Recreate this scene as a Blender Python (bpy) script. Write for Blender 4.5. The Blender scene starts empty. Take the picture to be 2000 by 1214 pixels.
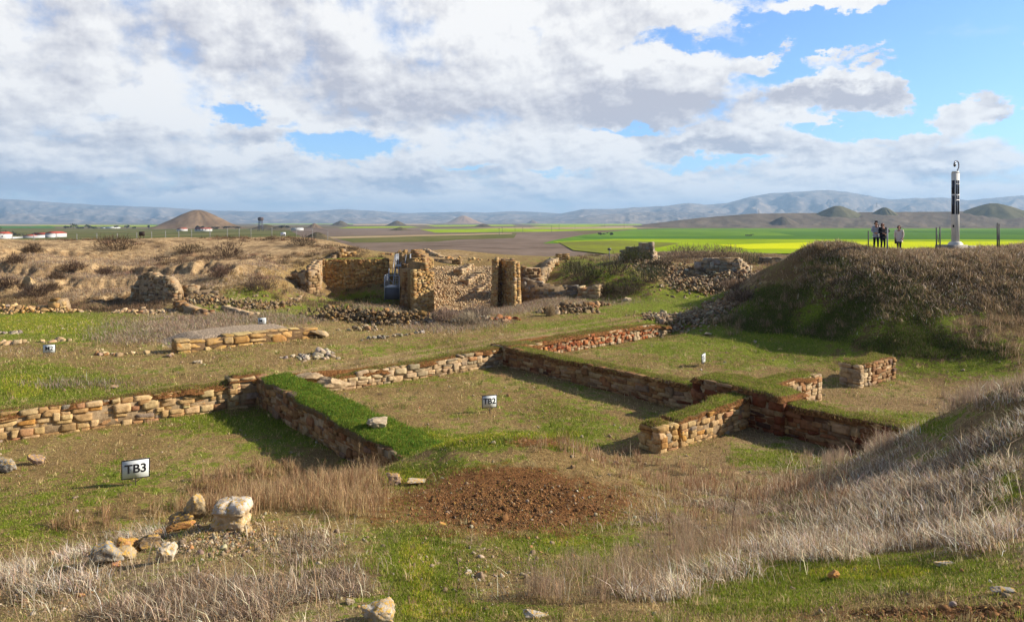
import bpy, math, random
import numpy as np
from mathutils import Vector, Matrix

scene = bpy.context.scene
COL = scene.collection
R = math.radians

# ------------------------------------------------------------------ camera
F = 1400.0                      # focal length in pixels of the 2000 px wide photograph
HOR = 434.0                     # row of the horizon
cam_d = bpy.data.cameras.new('camera')
cam = bpy.data.objects.new('camera', cam_d)
COL.objects.link(cam)
cam.location = (0, 0, 0)
cam.rotation_euler = (R(90), 0, 0)
cam_d.sensor_width = 36.0
cam_d.lens = 36.0 * F / 2000.0
cam_d.shift_y = -(607.0 - HOR) / 2000.0
cam_d.clip_start = 0.1
cam_d.clip_end = 60000
scene.camera = cam

# ------------------------------------------------------------------ light
SUN_EL = R(27); SUN_AZ = R(86)      # azimuth clockwise from +Y (the view direction)
sd = Vector((math.sin(SUN_AZ) * math.cos(SUN_EL), math.cos(SUN_AZ) * math.cos(SUN_EL), math.sin(SUN_EL)))
sl = bpy.data.lights.new('sun', 'SUN')
sl.energy = 5.0; sl.angle = R(0.55); sl.color = (1.0, 0.90, 0.76)
so = bpy.data.objects.new('sun', sl); COL.objects.link(so)
so.rotation_euler = sd.to_track_quat('Z', 'Y').to_euler()

scene.view_settings.view_transform = 'Standard'
scene.view_settings.look = 'None'
scene.view_settings.exposure = 0.76
scene.view_settings.gamma = 1.0
scene.cycles.max_bounces = 5
scene.cycles.diffuse_bounces = 2
scene.cycles.volume_bounces = 0
scene.cycles.transparent_max_bounces = 8


class NT:
    """tiny helper to write node trees"""
    def __init__(s, tree):
        s.t = tree; s.n = tree.nodes; s.l = tree.links
    def node(s, typ, **kw):
        n = s.n.new(typ)
        for k, v in kw.items(): setattr(n, k, v)
        return n
    def put(s, sock, v):
        if isinstance(v, bpy.types.NodeSocket): s.l.new(v, sock)
        elif v is not None:
            if isinstance(v, (tuple, list)) and len(v) == 3 and sock.type == 'RGBA': v = (*v, 1)
            sock.default_value = v
    def m(s, op, a, b=None, c=None, clamp=False):
        n = s.node('ShaderNodeMath', operation=op, use_clamp=clamp)
        s.put(n.inputs[0], a); s.put(n.inputs[1], b)
        if c is not None: s.put(n.inputs[2], c)
        return n.outputs[0]
    def v(s, op, a, b=None, out=0):
        n = s.node('ShaderNodeVectorMath', operation=op)
        s.put(n.inputs[0], a)
        if b is not None:
            s.put(n.inputs['Scale'] if op == 'SCALE' else n.inputs[1], b)
        return n.outputs[out]
    def noise(s, vec, scale, detail=4, rough=0.5, color=False, dist=0.0, dim='3D'):
        n = s.node('ShaderNodeTexNoise', noise_dimensions=dim)
        s.put(n.inputs['Vector'], vec); s.put(n.inputs['Scale'], scale)
        s.put(n.inputs['Detail'], detail); s.put(n.inputs['Roughness'], rough); s.put(n.inputs['Distortion'], dist)
        return n.outputs[1] if color else n.outputs[0]
    def ramp(s, v, a, b, c=0.0, d=1.0, smooth=True):
        n = s.node('ShaderNodeMapRange', interpolation_type='SMOOTHSTEP' if smooth else 'LINEAR')
        s.put(n.inputs[0], v); s.put(n.inputs[1], a); s.put(n.inputs[2], b); s.put(n.inputs[3], c); s.put(n.inputs[4], d)
        return n.outputs[0]
    def mix(s, f, a, b, mode='MIX'):
        n = s.node('ShaderNodeMix', data_type='RGBA', blend_type=mode)
        s.put(n.inputs[0], f); s.put(n.inputs[6], a); s.put(n.inputs[7], b)
        return n.outputs[2]
    def attr(s, name, out='Color'):
        n = s.node('ShaderNodeAttribute', attribute_name=name)
        return n.outputs[out]


# ------------------------------------------------------------------ world: sky and clouds by direction
def build_world():
    w = bpy.data.worlds.new('World'); scene.world = w; w.use_nodes = True
    t = NT(w.node_tree); t.n.clear()
    out = t.node('ShaderNodeOutputWorld'); bg = t.node('ShaderNodeBackground')
    t.l.new(bg.outputs[0], out.inputs[0]); bg.inputs[1].default_value = 0.1
    sky = t.node('ShaderNodeTexSky', sky_type='NISHITA', sun_disc=False)
    sky.sun_elevation = SUN_EL; sky.sun_rotation = SUN_AZ
    sky.altitude = 700; sky.air_density = 1.0; sky.dust_density = 1.0; sky.ozone_density = 1.5
    tc = t.node('ShaderNodeTexCoord'); d = tc.outputs['Generated']
    sp = t.node('ShaderNodeSeparateXYZ'); t.l.new(d, sp.inputs[0])
    x, y, z = sp.outputs
    az = t.m('ARCTAN2', x, y); el = t.m('ARCSINE', z)
    cm = t.node('ShaderNodeCombineXYZ'); t.put(cm.inputs[0], az); t.put(cm.inputs[1], el)
    ang = cm.outputs[0]
    # cloud layer coordinates: direction projected on a flat layer above
    zz = t.m('ADD', t.m('MAXIMUM', z, 0.0), 0.13)
    cp = t.node('ShaderNodeCombineXYZ'); t.put(cp.inputs[0], t.m('MULTIPLY', az, 4.2)); t.put(cp.inputs[1], t.m('MULTIPLY', t.m('LOGARITHM', zz, 2.718), 1.9)); cp.inputs[2].default_value = 0
    pl = cp.outputs[0]
    up = t.v('ADD', pl, (0.10, 0.14, 0.0))
    # ragged edges
    wob = t.v('SUBTRACT', t.noise(t.v('MULTIPLY', ang, (1, 1.7, 1)), 9.0, 8, 0.66, color=True), (0.5, 0.5, 0.5))
    wob2 = t.v('MULTIPLY', wob, (0.24, 0.12, 0.0))
    aw = t.v('ADD', ang, wob2)

    def blobs(lst):
        acc = None
        for (px, py, rx, ry, amp, *rot) in lst:
            X = (px - 1000) / F; a0 = math.atan(X); e0 = math.atan((HOR - py) / F * math.cos(a0))
            c = math.cos(a0)
            ax = rx / F * c * c; ey = ry / F * c
            dv = t.v('SUBTRACT', aw, (a0, e0, 0))
            if rot:
                n = t.node('ShaderNodeVectorRotate', rotation_type='Z_AXIS'); t.put(n.inputs['Vector'], dv)
                n.inputs['Angle'].default_value = -R(rot[0]); dv = n.outputs[0]
            dv = t.v('MULTIPLY', dv, (1 / ax, 1 / ey, 0))
            ln = t.v('LENGTH', dv, out=1)
            g = t.ramp(ln, 0.05, 1.5, amp * 1.15, 0.0)
            acc = g if acc is None else t.m('ADD', acc, g)
        return acc
    cover = blobs([
        (1650, 70, 520, 190, -2.1), (1950, 170, 260, 150, -1.6), (1450, 215, 330, 60, -0.8), (1310, 70, 170, 40, -0.9),
        (1260, 160, 215, 90, 2.6), (1180, 110, 130, 50, 1.0), (1630, 175, 190, 52, 3.4, 10), (1700, 165, 110, 48, 1.2),
        (1920, 200, 125, 50, 3.6, 12), (2000, 105, 60, 26, 3.2), (1500, 112, 80, 20, 1.7),
        (1670, 100, 80, 12, 1.5, 12), (1660, 2, 150, 24, 2.4), (1250, 20, 260, 42, 2.2), (1430, 60, 90, 16, 1.2, -8),
        (1410, 270, 180, 38, 1.5), (1750, 262, 75, 16, 1.4), (1590, 237, 48, 8, 1.4), (1830, 300, 300, 40, 0.9),
        (468, 212, 66, 24, -1.9), (672, 290, 95, 32, -2.0), (590, 243, 40, 14, -0.9), (1212, 177, 30, 12, -1.7),
        (1380, 318, 130, 16, -1.3), (1240, 245, 120, 10, -1.2), (900, 335, 70, 8, -0.9), (1640, 262, 110, 18, -1.0),
        (1080, 345, 60, 10, -0.8), (2300, 0, 500, 500, -0.7), (-900, 100, 700, 400, -0.3)])
    n1 = t.m('ADD', t.m('MULTIPLY', t.noise(pl, 1.9, 9, 0.6, dim='2D'), 0.7), t.m('MULTIPLY', t.noise(pl, 5.0, 8, 0.62, dim='2D'), 0.3))
    n1 = t.m('SUBTRACT', n1, 0.5)
    f_up = t.ramp(el, R(20), R(50), 0.0, -0.75)                 # thinner cloud overhead and behind
    back = t.ramp(y, -0.2, 0.4, -0.55, 0.0)
    cov = t.m('ADD', t.m('ADD', cover, 0.72), t.m('MULTIPLY', n1, 2.9))
    cov = t.m('ADD', cov, t.m('ADD', f_up, back))
    alpha = t.ramp(cov, -0.28, 0.7)
    # thin wisps
    wis = t.ramp(t.noise(t.v('MULTIPLY', pl, (0.7, 1.6, 1)), 1.6, 8, 0.62, dim='2D'), 0.56, 0.78, 0, 0.4)
    alpha = t.m('MAXIMUM', alpha, wis)
    dark = blobs([
        (620, 130, 330, 95, 0.34), (230, 40, 380, 90, 0.30), (900, 205, 230, 60, 0.40, -8), (60, 160, 150, 70, 0.18),
        (90, 355, 420, 26, 0.42), (330, 375, 330, 14, 0.32), (60, 270, 130, 40, 0.25), (230, 275, 170, 26, 0.25), (400, 325, 160, 26, 0.32, -5),
        (560, 265, 150, 14, 0.22), (830, 355, 170, 16, 0.42), (870, 320, 140, 14, 0.25), (1260, 205, 200, 42, 0.62), (1160, 160, 110, 40, 0.30),
        (1600, 195, 190, 26, 0.66, 8), (1860, 345, 230, 20, 0.5), (1985, 215, 60, 20, 0.62), (1930, 172, 80, 12, 0.3, 12),
        (1410, 285, 150, 18, 0.48), (1660, 318, 120, 12, 0.32), (1080, 380, 90, 14, 0.3), (640, 225, 160, 18, 0.22),
        (340, 190, 120, 70, -0.45, 20), (430, 90, 90, 32, -0.40, -25), (190, 205, 120, 24, -0.35), (960, 55, 220, 50, -0.40), (510, 290, 80, 18, -0.35),
        (700, 398, 420, 12, -0.25), (1640, 150, 150, 22, -0.3), (1260, 110, 120, 22, -0.4)])
    n2 = t.noise(pl, 1.9, 9, 0.6, dim='2D'); n3 = t.noise(up, 1.9, 9, 0.6, dim='2D')
    n4 = t.noise(pl, 5.0, 7, 0.6, dim='2D'); n5 = t.noise(t.v('ADD', pl, (0.02, 0.05, 0)), 5.0, 7, 0.6, dim='2D')
    rel = t.m('ADD', t.m('MULTIPLY', t.m('SUBTRACT', n3, n2), 2.0), t.m('MULTIPLY', t.m('SUBTRACT', n5, n4), 1.4))
    low = t.m('SUBTRACT', t.noise(pl, 0.9, 3, 0.5, dim='2D'), 0.5)
    sh = t.m('ADD', t.m('ADD', t.m('MULTIPLY', dark, 1.15), 0.17), t.m('ADD', rel, t.m('MULTIPLY', low, 0.7)))
    sh = t.m('ADD', sh, t.m('MULTIPLY', t.m('SUBTRACT', cov, 0.75), 0.10))
    sh = t.ramp(sh, 0.0, 1.0, 0, 1, smooth=False)
    bluish = t.ramp(el, R(1.0), R(9), 1.0, 0.0)
    grey = t.mix(bluish, (5.3, 5.3, 6.0), (3.9, 4.6, 5.9))
    cc = t.mix(sh, (9.9, 9.75, 9.6), grey)
    blue = t.mix(1.0, sky.outputs[0], (1.15, 1.55, 2.1), 'MULTIPLY')
    skyc = t.mix(t.m('MULTIPLY', alpha, t.ramp(z, -0.02, 0.0)), blue, cc)
    # low haze band of brighter air
    hz = t.ramp(el, 0.0, R(3.0), 0.25, 0.0)
    skyc = t.mix(hz, skyc, (7.6, 7.9, 8.4))
    dim = t.m('MULTIPLY', t.ramp(y, -0.35, 0.3, 0.40, 0.615), t.ramp(el, R(30), R(65), 1.0, 0.6))   # unseen sky darkened behind and overhead to weaken the fill light
    t.put(bg.inputs[0], t.v('SCALE', skyc, dim))
    w.cycles.sampling_method = 'MANUAL'; w.cycles.sample_map_resolution = 512
build_world()


# ------------------------------------------------------------------ numeric helpers
def hash2(ix, iy, seed):
    n = (ix.astype(np.int64) * 374761393 + iy.astype(np.int64) * 668265263 + seed * 974711) & 0x7fffffff
    n = ((n ^ (n >> 13)) * 1274126177) & 0x7fffffff
    n = n ^ (n >> 16)
    return (n & 0xffff) / 65535.0
def vnoise(x, y, seed=0):
    x = np.asarray(x, float); y = np.asarray(y, float)
    ix = np.floor(x); iy = np.floor(y); fx = x - ix; fy = y - iy
    fx = fx * fx * (3 - 2 * fx); fy = fy * fy * (3 - 2 * fy)
    a = hash2(ix, iy, seed); b = hash2(ix + 1, iy, seed); c = hash2(ix, iy + 1, seed); d = hash2(ix + 1, iy + 1, seed)
    return (a + (b - a) * fx) * (1 - fy) + (c + (d - c) * fx) * fy
def fbm(x, y, oct=4, seed=0, gain=0.5):
    s = 0; a = 1; t = 0
    for k in range(oct):
        s = s + a * (vnoise(x * 2**k + 17.3 * k, y * 2**k - 9.1 * k, seed + k) * 2 - 1); t += a; a *= gain
    return s / t
def ss(x, a, b):
    t = np.clip((x - a) / (b - a), 0, 1); return t * t * (3 - 2 * t)
def P(px, py, D):
    return ((px - 1000) / F * D, D, -(py - HOR) / F * D)
def proj(X, Y, Z):
    Ys = np.maximum(Y, 0.3); return 1000 + F * X / Ys, HOR - F * Z / Ys
def fl(px, py, z=-6.7):
    return P(px, py, -z * F / (py - HOR))

# ------------------------------------------------------------------ mesh helpers
def mesh_np(name, V, faces, mat, parent=None, cols=None, smooth=False, loc=None):
    """V (n,3); faces: list of (m,k) int arrays; cols: dict name -> (n,3)"""
    me = bpy.data.meshes.new(name)
    V = np.ascontiguousarray(V, dtype=np.float32)
    me.vertices.add(len(V)); me.vertices.foreach_set('co', V.ravel())
    fs = [np.asarray(f, dtype=np.int32) for f in faces if len(f)]
    tot = sum(f.size for f in fs); npoly = sum(len(f) for f in fs)
    me.loops.add(tot); me.polygons.add(npoly)
    me.loops.foreach_set('vertex_index', np.concatenate([f.ravel() for f in fs]))
    st = []; o = 0
    for f in fs:
        st.append(o + np.arange(len(f)) * f.shape[1]); o += f.size
    me.polygons.foreach_set('loop_start', np.concatenate(st).astype(np.int32))
    me.polygons.foreach_set('loop_total', np.concatenate([np.full(len(f), f.shape[1]) for f in fs]).astype(np.int32))
    if smooth: me.polygons.foreach_set('use_smooth', np.ones(npoly, dtype=bool))
    me.update(calc_edges=True)
    for k, c in (cols or {}).items():
        a = me.attributes.new(k, 'FLOAT_COLOR', 'POINT')
        cc = np.ones((len(V), 4), dtype=np.float32); cc[:, :3] = c
        a.data.foreach_set('color', cc.ravel())
    me.materials.append(mat)
    ob = bpy.data.objects.new(name, me); COL.objects.link(ob)
    if parent is not None: ob.parent = parent
    if loc is not None: ob.location = loc
    return ob
class MB:
    """collect simple shapes, link as one object; coordinates absolute unless origin given"""
    def __init__(s): s.V = []; s.Fq = {}; s.n = 0
    def add(s, V, faces):
        V = np.asarray(V, float)
        for f in faces: s.Fq.setdefault(len(f), []).append([i + s.n for i in f])
        s.V.append(V); s.n += len(V)
    def box(s, c, d, rot=0.0, M=None):
        x, y, z = d[0] / 2, d[1] / 2, d[2] / 2
        v = np.array([(sx * x, sy * y, sz * z) for sz in (-1, 1) for sy in (-1, 1) for sx in (-1, 1)])
        if rot:
            c_, s_ = math.cos(rot), math.sin(rot); v = v @ np.array([[c_, s_, 0], [-s_, c_, 0], [0, 0, 1]])
        if M is not None: v = v @ np.array(M).T
        s.add(v + np.array(c), [(0, 2, 3, 1), (4, 5, 7, 6), (0, 1, 5, 4), (2, 6, 7, 3), (0, 4, 6, 2), (1, 3, 7, 5)])
    def bar(s, a, b, w, w2=None, n=6):
        a = Vector(a); b = Vector(b); d = b - a
        if d.length < 1e-6: return
        q = d.to_track_quat('Z', 'Y'); w2 = w if w2 is None else w2
        v = []
        for k in range(n):
            t = 2 * math.pi * k / n; v.append(a + q @ Vector((math.cos(t) * w, math.sin(t) * w, 0)))
        for k in range(n):
            t = 2 * math.pi * k / n; v.append(b + q @ Vector((math.cos(t) * w2, math.sin(t) * w2, 0)))
        s.add(v, [(k, (k + 1) % n, n + (k + 1) % n, n + k) for k in range(n)] + [tuple(range(n))[::-1], tuple(range(n, 2 * n))])
    def tube(s, pts, w, n=6):
        for a, b in zip(pts[:-1], pts[1:]): s.bar(a, b, w, n=n)
    def prism(s, poly, z0, z1, top=None):
        n = len(poly); top = top or poly
        v = [(p[0], p[1], z0) for p in poly] + [(p[0], p[1], z1) for p in top]
        s.add(v, [(k, (k + 1) % n, n + (k + 1) % n, n + k) for k in range(n)] + [tuple(range(n))[::-1], tuple(range(n, 2 * n))])
    def build(s, name, mat, parent=None, origin=(0, 0, 0), smooth=False, cols=None):
        V = np.vstack(s.V) - np.array(origin)
        return mesh_np(name, V, [np.array(f) for f in s.Fq.values()], mat, parent, cols, smooth)
def tag(o, label=None, cat=None, group=None, kind=None):
    if label: o['label'] = label
    if cat: o['category'] = cat
    if group: o['group'] = group
    if kind: o['kind'] = kind
    return o
def thing(name, label, cat, loc=(0, 0, 0), rz=0.0, group=None):
    o = bpy.data.objects.new(name, None); COL.objects.link(o); o.location = loc; o.rotation_euler = (0, 0, rz)
    o.empty_display_size = 0.2
    return tag(o, label, cat, group)
def copy_tree(o, parent=None):
    c = o.copy(); COL.objects.link(c)
    if parent is not None: c.parent = parent
    for ch in list(o.children): copy_tree(ch, c)
    return c

# cube template for stones
def cube_template(n):
    idx = {}; V = []; Q = []
    def vi(p):
        k = tuple(round(c, 5) for c in p)
        if k not in idx: idx[k] = len(V); V.append(p)
        return idx[k]
    for ax in range(3):
        for sg in (-1, 1):
            for i in range(n):
                for j in range(n):
                    q = []
                    for (a, b) in ((i, j), (i + 1, j), (i + 1, j + 1), (i, j + 1)):
                        p = [0, 0, 0]; p[ax] = sg; p[(ax + 1) % 3] = 2 * a / n - 1; p[(ax + 2) % 3] = 2 * b / n - 1
                        q.append(vi(tuple(p)))
                    Q.append(q if sg > 0 else q[::-1])
    return np.array(V, float), np.array(Q)
TPL = {n: cube_template(n) for n in (2, 3, 4, 6, 14)}
def stones(C, D, M, n=3, rnd=0.35, noise=0.06, cuts=0, seed=0, cmin=0.55):
    """C (N,3) centres, D (N,3) full sizes, M (N,3,3) rotation (columns = local axes)"""
    rng = np.random.RandomState(seed)
    T, Q = TPL[n]; N = len(C)
    ln = np.linalg.norm(T, axis=1, keepdims=True)
    B = T * (1 - rnd) + T / ln * rnd * 1.25
    V = np.repeat(B[None], N, 0)
    if cuts:
        for k in range(cuts):
            pn = rng.normal(size=(N, 1, 3)); pn /= np.linalg.norm(pn, axis=2, keepdims=True)
            dd = rng.uniform(cmin, 1.0 if cmin < .7 else 1.35, size=(N, 1))
            over = np.maximum((V * pn).sum(2) - dd, 0)
            V = V - over[..., None] * pn
    for k in range(3):
        fr = rng.normal(size=(N, 1, 3)) * (1.6 + 1.5 * k); ph = rng.uniform(0, 6.28, size=(N, 1))
        off = rng.normal(size=(N, 1, 3))
        V = V + np.sin((V * fr).sum(2) + ph)[..., None] * off * noise * 0.6 / (1 + 0.5 * k)
    if noise and n >= 14:
        s = np.sin(V[..., 0] * 9 + 3 * np.sin(V[..., 1] * 7)) * np.cos(V[..., 1] * 8 + V[..., 2] * 11 + 2 * np.sin(V[..., 0] * 5))
        L_ = np.linalg.norm(V, axis=2, keepdims=True) + 1e-9; U = V / L_
        a1 = np.abs(fbm(U[..., 0] * 2.1 + seed, U[..., 1] * 2.1 + U[..., 2] * 1.7, 4, seed % 97)); a2 = fbm(U[..., 0] * 5 + U[..., 2] * 4, U[..., 1] * 5 - U[..., 2] * 3 + seed, 3, seed % 89)
        V = V * (1 + 0.03 * s[..., None] - 0.30 * a1[..., None] + 0.09 * a2[..., None]) + rng.normal(size=V.shape) * 0.006
    V = V * (np.asarray(D)[:, None, :] / 2)
    V = np.einsum('nij,nvj->nvi', M, V) + np.asarray(C)[:, None, :]
    faces = (Q[None] + (np.arange(N) * len(T))[:, None, None]).reshape(-1, 4)
    return V.reshape(-1, 3), faces, len(T)
def rotz(a):
    a = np.asarray(a); z = np.zeros_like(a); o = np.ones_like(a); c = np.cos(a); s = np.sin(a)
    return np.stack([np.stack([c, -s, z], -1), np.stack([s, c, z], -1), np.stack([z, z, o], -1)], -2)
def rot_small(rng, N, amt):
    w = rng.normal(size=(N, 3)) * amt
    th = np.linalg.norm(w, axis=1) + 1e-9; k = w / th[:, None]
    K = np.zeros((N, 3, 3)); K[:, 0, 1] = -k[:, 2]; K[:, 0, 2] = k[:, 1]; K[:, 1, 0] = k[:, 2]; K[:, 1, 2] = -k[:, 0]; K[:, 2, 0] = -k[:, 1]; K[:, 2, 1] = k[:, 0]
    I = np.eye(3)[None]
    return I + np.sin(th)[:, None, None] * K + (1 - np.cos(th))[:, None, None] * (K @ K)
PAL = {
 'tan':   [((.52, .345, .155), 4), ((.57, .40, .20), 4), ((.46, .28, .12), 3), ((.48, .25, .07), 1.2), ((.34, .27, .20), 0.5), ((.40, .22, .11), .8)],
 'pale':  [((.56, .42, .25), 4), ((.50, .35, .19), 3), ((.40, .31, .20), 2), ((.42, .22, .10), .7)],
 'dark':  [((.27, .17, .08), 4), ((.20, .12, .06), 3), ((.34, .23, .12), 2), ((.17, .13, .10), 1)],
 'brown': [((.36, .21, .09), 4), ((.28, .14, .06), 3), ((.42, .29, .16), 2), ((.22, .14, .09), 1)],
 'red':   [((.33, .10, .035), 3), ((.42, .17, .07), 3), ((.46, .30, .17), 2.4), ((.23, .07, .03), 1)],
 'darkred': [((.16, .05, .022), 4), ((.24, .11, .05), 3), ((.30, .19, .10), 2), ((.11, .06, .04), 1)],
 'ochre': [((.50, .31, .12), 4), ((.54, .38, .18), 3), ((.42, .23, .08), 2), ((.36, .25, .13), 1)],
 'gold':  [((.45, .28, .10), 4), ((.38, .22, .08), 3), ((.50, .35, .16), 3), ((.28, .15, .06), 1.5)],
 'grey':  [((.30, .27, .22), 4), ((.24, .20, .15), 3), ((.40, .36, .29), 2), ((.36, .24, .11), 1)],
 'heap': [((.25, .18, .10), 4), ((.18, .125, .07), 3), ((.38, .30, .19), 1.3), ((.30, .18, .07), 2)],
 'rubble': [((.42, .33, .20), 3), ((.32, .24, .15), 4), ((.50, .42, .29), 1.5), ((.32, .20, .10), 3), ((.20, .15, .10), 2.5)],
 'crumb': [((.40, .32, .21), 4), ((.30, .22, .14), 3), ((.52, .45, .34), 1.2), ((.40, .22, .10), 1)],
 'white': [((.56, .48, .35), 3), ((.46, .38, .27), 2), ((.36, .28, .19), 1.5), ((.26, .22, .19), 1.5)],
}
def pick_cols(pal, N, rng, jit=0.10):
    cs = np.array([c for c, w in PAL[pal]]); w = np.array([w for c, w in PAL[pal]], float); w /= w.sum()
    c = cs[rng.choice(len(cs), N, p=w)]
    return np.clip(c * (1 + rng.normal(size=(N, 1)) * jit) * (1 + rng.normal(size=(N, 3)) * jit * 0.25), 0.01, 0.9)

# ------------------------------------------------------------------ materials
def new_mat(name):
    m = bpy.data.materials.new(name); m.use_nodes = True
    t = NT(m.node_tree); t.n.clear()
    out = t.node('ShaderNodeOutputMaterial'); b = t.node('ShaderNodeBsdfPrincipled')
    t.l.new(b.outputs[0], out.inputs[0])
    b.inputs['Roughness'].default_value = 0.9; b.inputs['Specular IOR Level'].default_value = 0.2
    return m, t, b, out
def bump(t, b, h, strength=0.6, dist=0.02):
    n = t.node('ShaderNodeBump'); n.inputs['Strength'].default_value = strength; n.inputs['Distance'].default_value = dist
    t.put(n.inputs['Height'], h); t.l.new(n.outputs[0], b.inputs['Normal'])
def plain_mat(name, col, rough=0.8, metal=0.0, var=0.12, scale=6.0, bmp=0.0):
    m, t, b, o = new_mat(name)
    tc = t.node('ShaderNodeTexCoord').outputs['Object']
    n = t.noise(tc, scale, 5, 0.6)
    c = t.mix(t.m('MULTIPLY', t.ramp(n, 0.3, 0.7), 1.0), tuple(c * (1 - var) for c in col), tuple(min(c * (1 + var), 1) for c in col))
    t.put(b.inputs['Base Color'], c); b.inputs['Roughness'].default_value = rough; b.inputs['Metallic'].default_value = metal
    if bmp: bump(t, b, n, bmp)
    return m
def stone_mat(name, sc=1.0, lichen=0.0, bstr=0.8):
    m, t, b, o = new_mat(name)
    g = t.node('ShaderNodeNewGeometry'); pos = g.outputs['Position']
    c = t.attr('col')
    n = t.noise(pos, 7.0 * sc, 6, 0.65); n2 = t.noise(pos, 28.0 * sc, 5, 0.7); n3 = t.noise(pos, 1.3 * sc, 3, 0.5)
    c = t.mix(t.ramp(n, 0.35, 0.68, 0, 0.75), c, t.mix(1.0, c, (0.50, 0.44, 0.38), 'MULTIPLY'))
    c = t.mix(t.ramp(n2, 0.52, 0.70, 0, 0.6), c, t.mix(1.0, c, (1.35, 1.3, 1.22), 'MULTIPLY'))
    c = t.mix(t.ramp(n3, 0.5, 0.7, 0, 0.35), c, (0.20, 0.13, 0.07))
    if lichen:
        nl = t.noise(pos, 14.0 * sc, 8, 0.75, dist=0.8)
        sp = t.node('ShaderNodeSeparateXYZ'); t.l.new(g.outputs['Normal'], sp.inputs[0])
        upm = t.ramp(sp.outputs[2], -0.2, 0.7, 0.25, 1.0)
        lm = t.m('MULTIPLY', t.ramp(nl, 0.60 - 0.14 * lichen, 0.66 - 0.1 * lichen), upm)
        c = t.mix(lm, c, t.mix(t.ramp(n2, 0.4, 0.6), (0.50, 0.27, 0.03), (0.58, 0.36, 0.08)))
    t.put(b.inputs['Base Color'], c); b.inputs['Roughness'].default_value = 0.93
    h = t.m('ADD', t.m('MULTIPLY', n, 0.7), t.m('MULTIPLY', n2, 0.5))
    bump(t, b, h, bstr, 0.03 / sc)
    return m
M_STONE = stone_mat('wall stone'); M_FAR = stone_mat('gate stone', 0.8, 0.0, 0.35); M_ROCK = stone_mat('lichen rock', 1.4, 0.9, 0.9)
M_RUB = stone_mat('rubble stone', 0.8, 0.15)
M_BLOCK = stone_mat('block stone', 0.7, 0.45)
def blade_mat(name, trans=0.35):
    m, t, b, o = new_mat(name)
    c = t.attr('col'); t.put(b.inputs['Base Color'], c); b.inputs['Roughness'].default_value = 0.7
    tr = t.node('ShaderNodeBsdfTranslucent'); t.put(tr.inputs[0], c)
    mx = t.node('ShaderNodeMixShader'); mx.inputs[0].default_value = trans
    t.l.new(b.outputs[0], mx.inputs[1]); t.l.new(tr.outputs[0], mx.inputs[2]); t.l.new(mx.outputs[0], o.inputs[0])
    return m
M_BLADE = blade_mat('grass blades')
def ground_mat():
    m, t, b, o = new_mat('ground soil and turf')
    g = t.node('ShaderNodeNewGeometry'); pos = g.outputs['Position']
    gm = t.attr('gm'); tint = t.attr('tint')
    s = t.node('ShaderNodeSeparateColor'); t.l.new(gm, s.inputs[0]); gr, di, pa = s.outputs[0], s.outputs[1], s.outputs[2]
    n0 = t.noise(pos, 0.55, 5, 0.6); n1 = t.noise(pos, 2.2, 7, 0.68); n2 = t.noise(pos, 11.0, 6, 0.72); n3 = t.noise(pos, 45.0, 4, 0.7)
    nn = t.m('ADD', t.m('MULTIPLY', n0, 0.35), t.m('ADD', t.m('MULTIPLY', n1, 0.45), t.m('MULTIPLY', n2, 0.35)))
    straw = t.mix(t.ramp(n2, 0.3, 0.7), t.mix(1.0, tint, (0.42, 0.36, 0.31), 'MULTIPLY'), t.mix(1.0, tint, (1.25, 1.22, 1.15), 'MULTIPLY'))
    straw = t.mix(t.ramp(n0, 0.42, 0.62, 0.55, 0), straw, t.mix(1.0, tint, (0.45, 0.36, 0.30), 'MULTIPLY'))
    straw = t.mix(t.ramp(n3, 0.5, 0.75, 0, 0.6), straw, t.mix(1.0, tint, (1.8, 1.75, 1.7), 'MULTIPLY'))
    green = t.mix(t.ramp(n2, 0.35, 0.68), (0.075, 0.10, 0.010), (0.22, 0.27, 0.022))
    green = t.mix(t.ramp(n3, 0.45, 0.7, 0, 0.6), green, (0.32, 0.33, 0.06))
    gf = t.ramp(t.m('ADD', gr, t.m('MULTIPLY', t.m('SUBTRACT', nn, 0.575), 3.6)), 0.34, 0.62)
    c = t.mix(gf, straw, green)
    pale = t.mix(t.ramp(n1, 0.32, 0.66), (0.25, 0.155, 0.075), (0.60, 0.42, 0.22))
    pale = t.mix(t.ramp(n0, 0.50, 0.64, 0, 0.8), pale, (0.17, 0.11, 0.06))
    pale = t.mix(t.ramp(n2, 0.5, 0.72, 0, 0.75), pale, (0.13, 0.09, 0.05))
    pf = t.ramp(t.m('ADD', pa, t.m('MULTIPLY', t.m('SUBTRACT', nn, 0.575), 2.2)), 0.38, 0.62)
    c = t.mix(pf, c, pale)
    dirt = t.mix(t.ramp(n2, 0.35, 0.65), (0.085, 0.036, 0.012), (0.27, 0.125, 0.045))
    dirt = t.mix(t.ramp(n3, 0.55, 0.75, 0, 0.5), dirt, (0.30, 0.17, 0.08))
    df = t.ramp(t.m('ADD', di, t.m('MULTIPLY', t.m('SUBTRACT', nn, 0.575), 2.0)), 0.40, 0.60)
    c = t.mix(df, c, dirt)
    t.put(b.inputs['Base Color'], c); b.inputs['Roughness'].default_value = 0.95; b.inputs['Specular IOR Level'].default_value = 0.08
    h = t.m('ADD', t.m('MULTIPLY', n1, 1.2), t.m('ADD', t.m('MULTIPLY', n2, 0.9), t.m('MULTIPLY', n3, 0.35)))
    bump(t, b, h, 0.9, 0.09)
    return m
M_GROUND = ground_mat()

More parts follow.
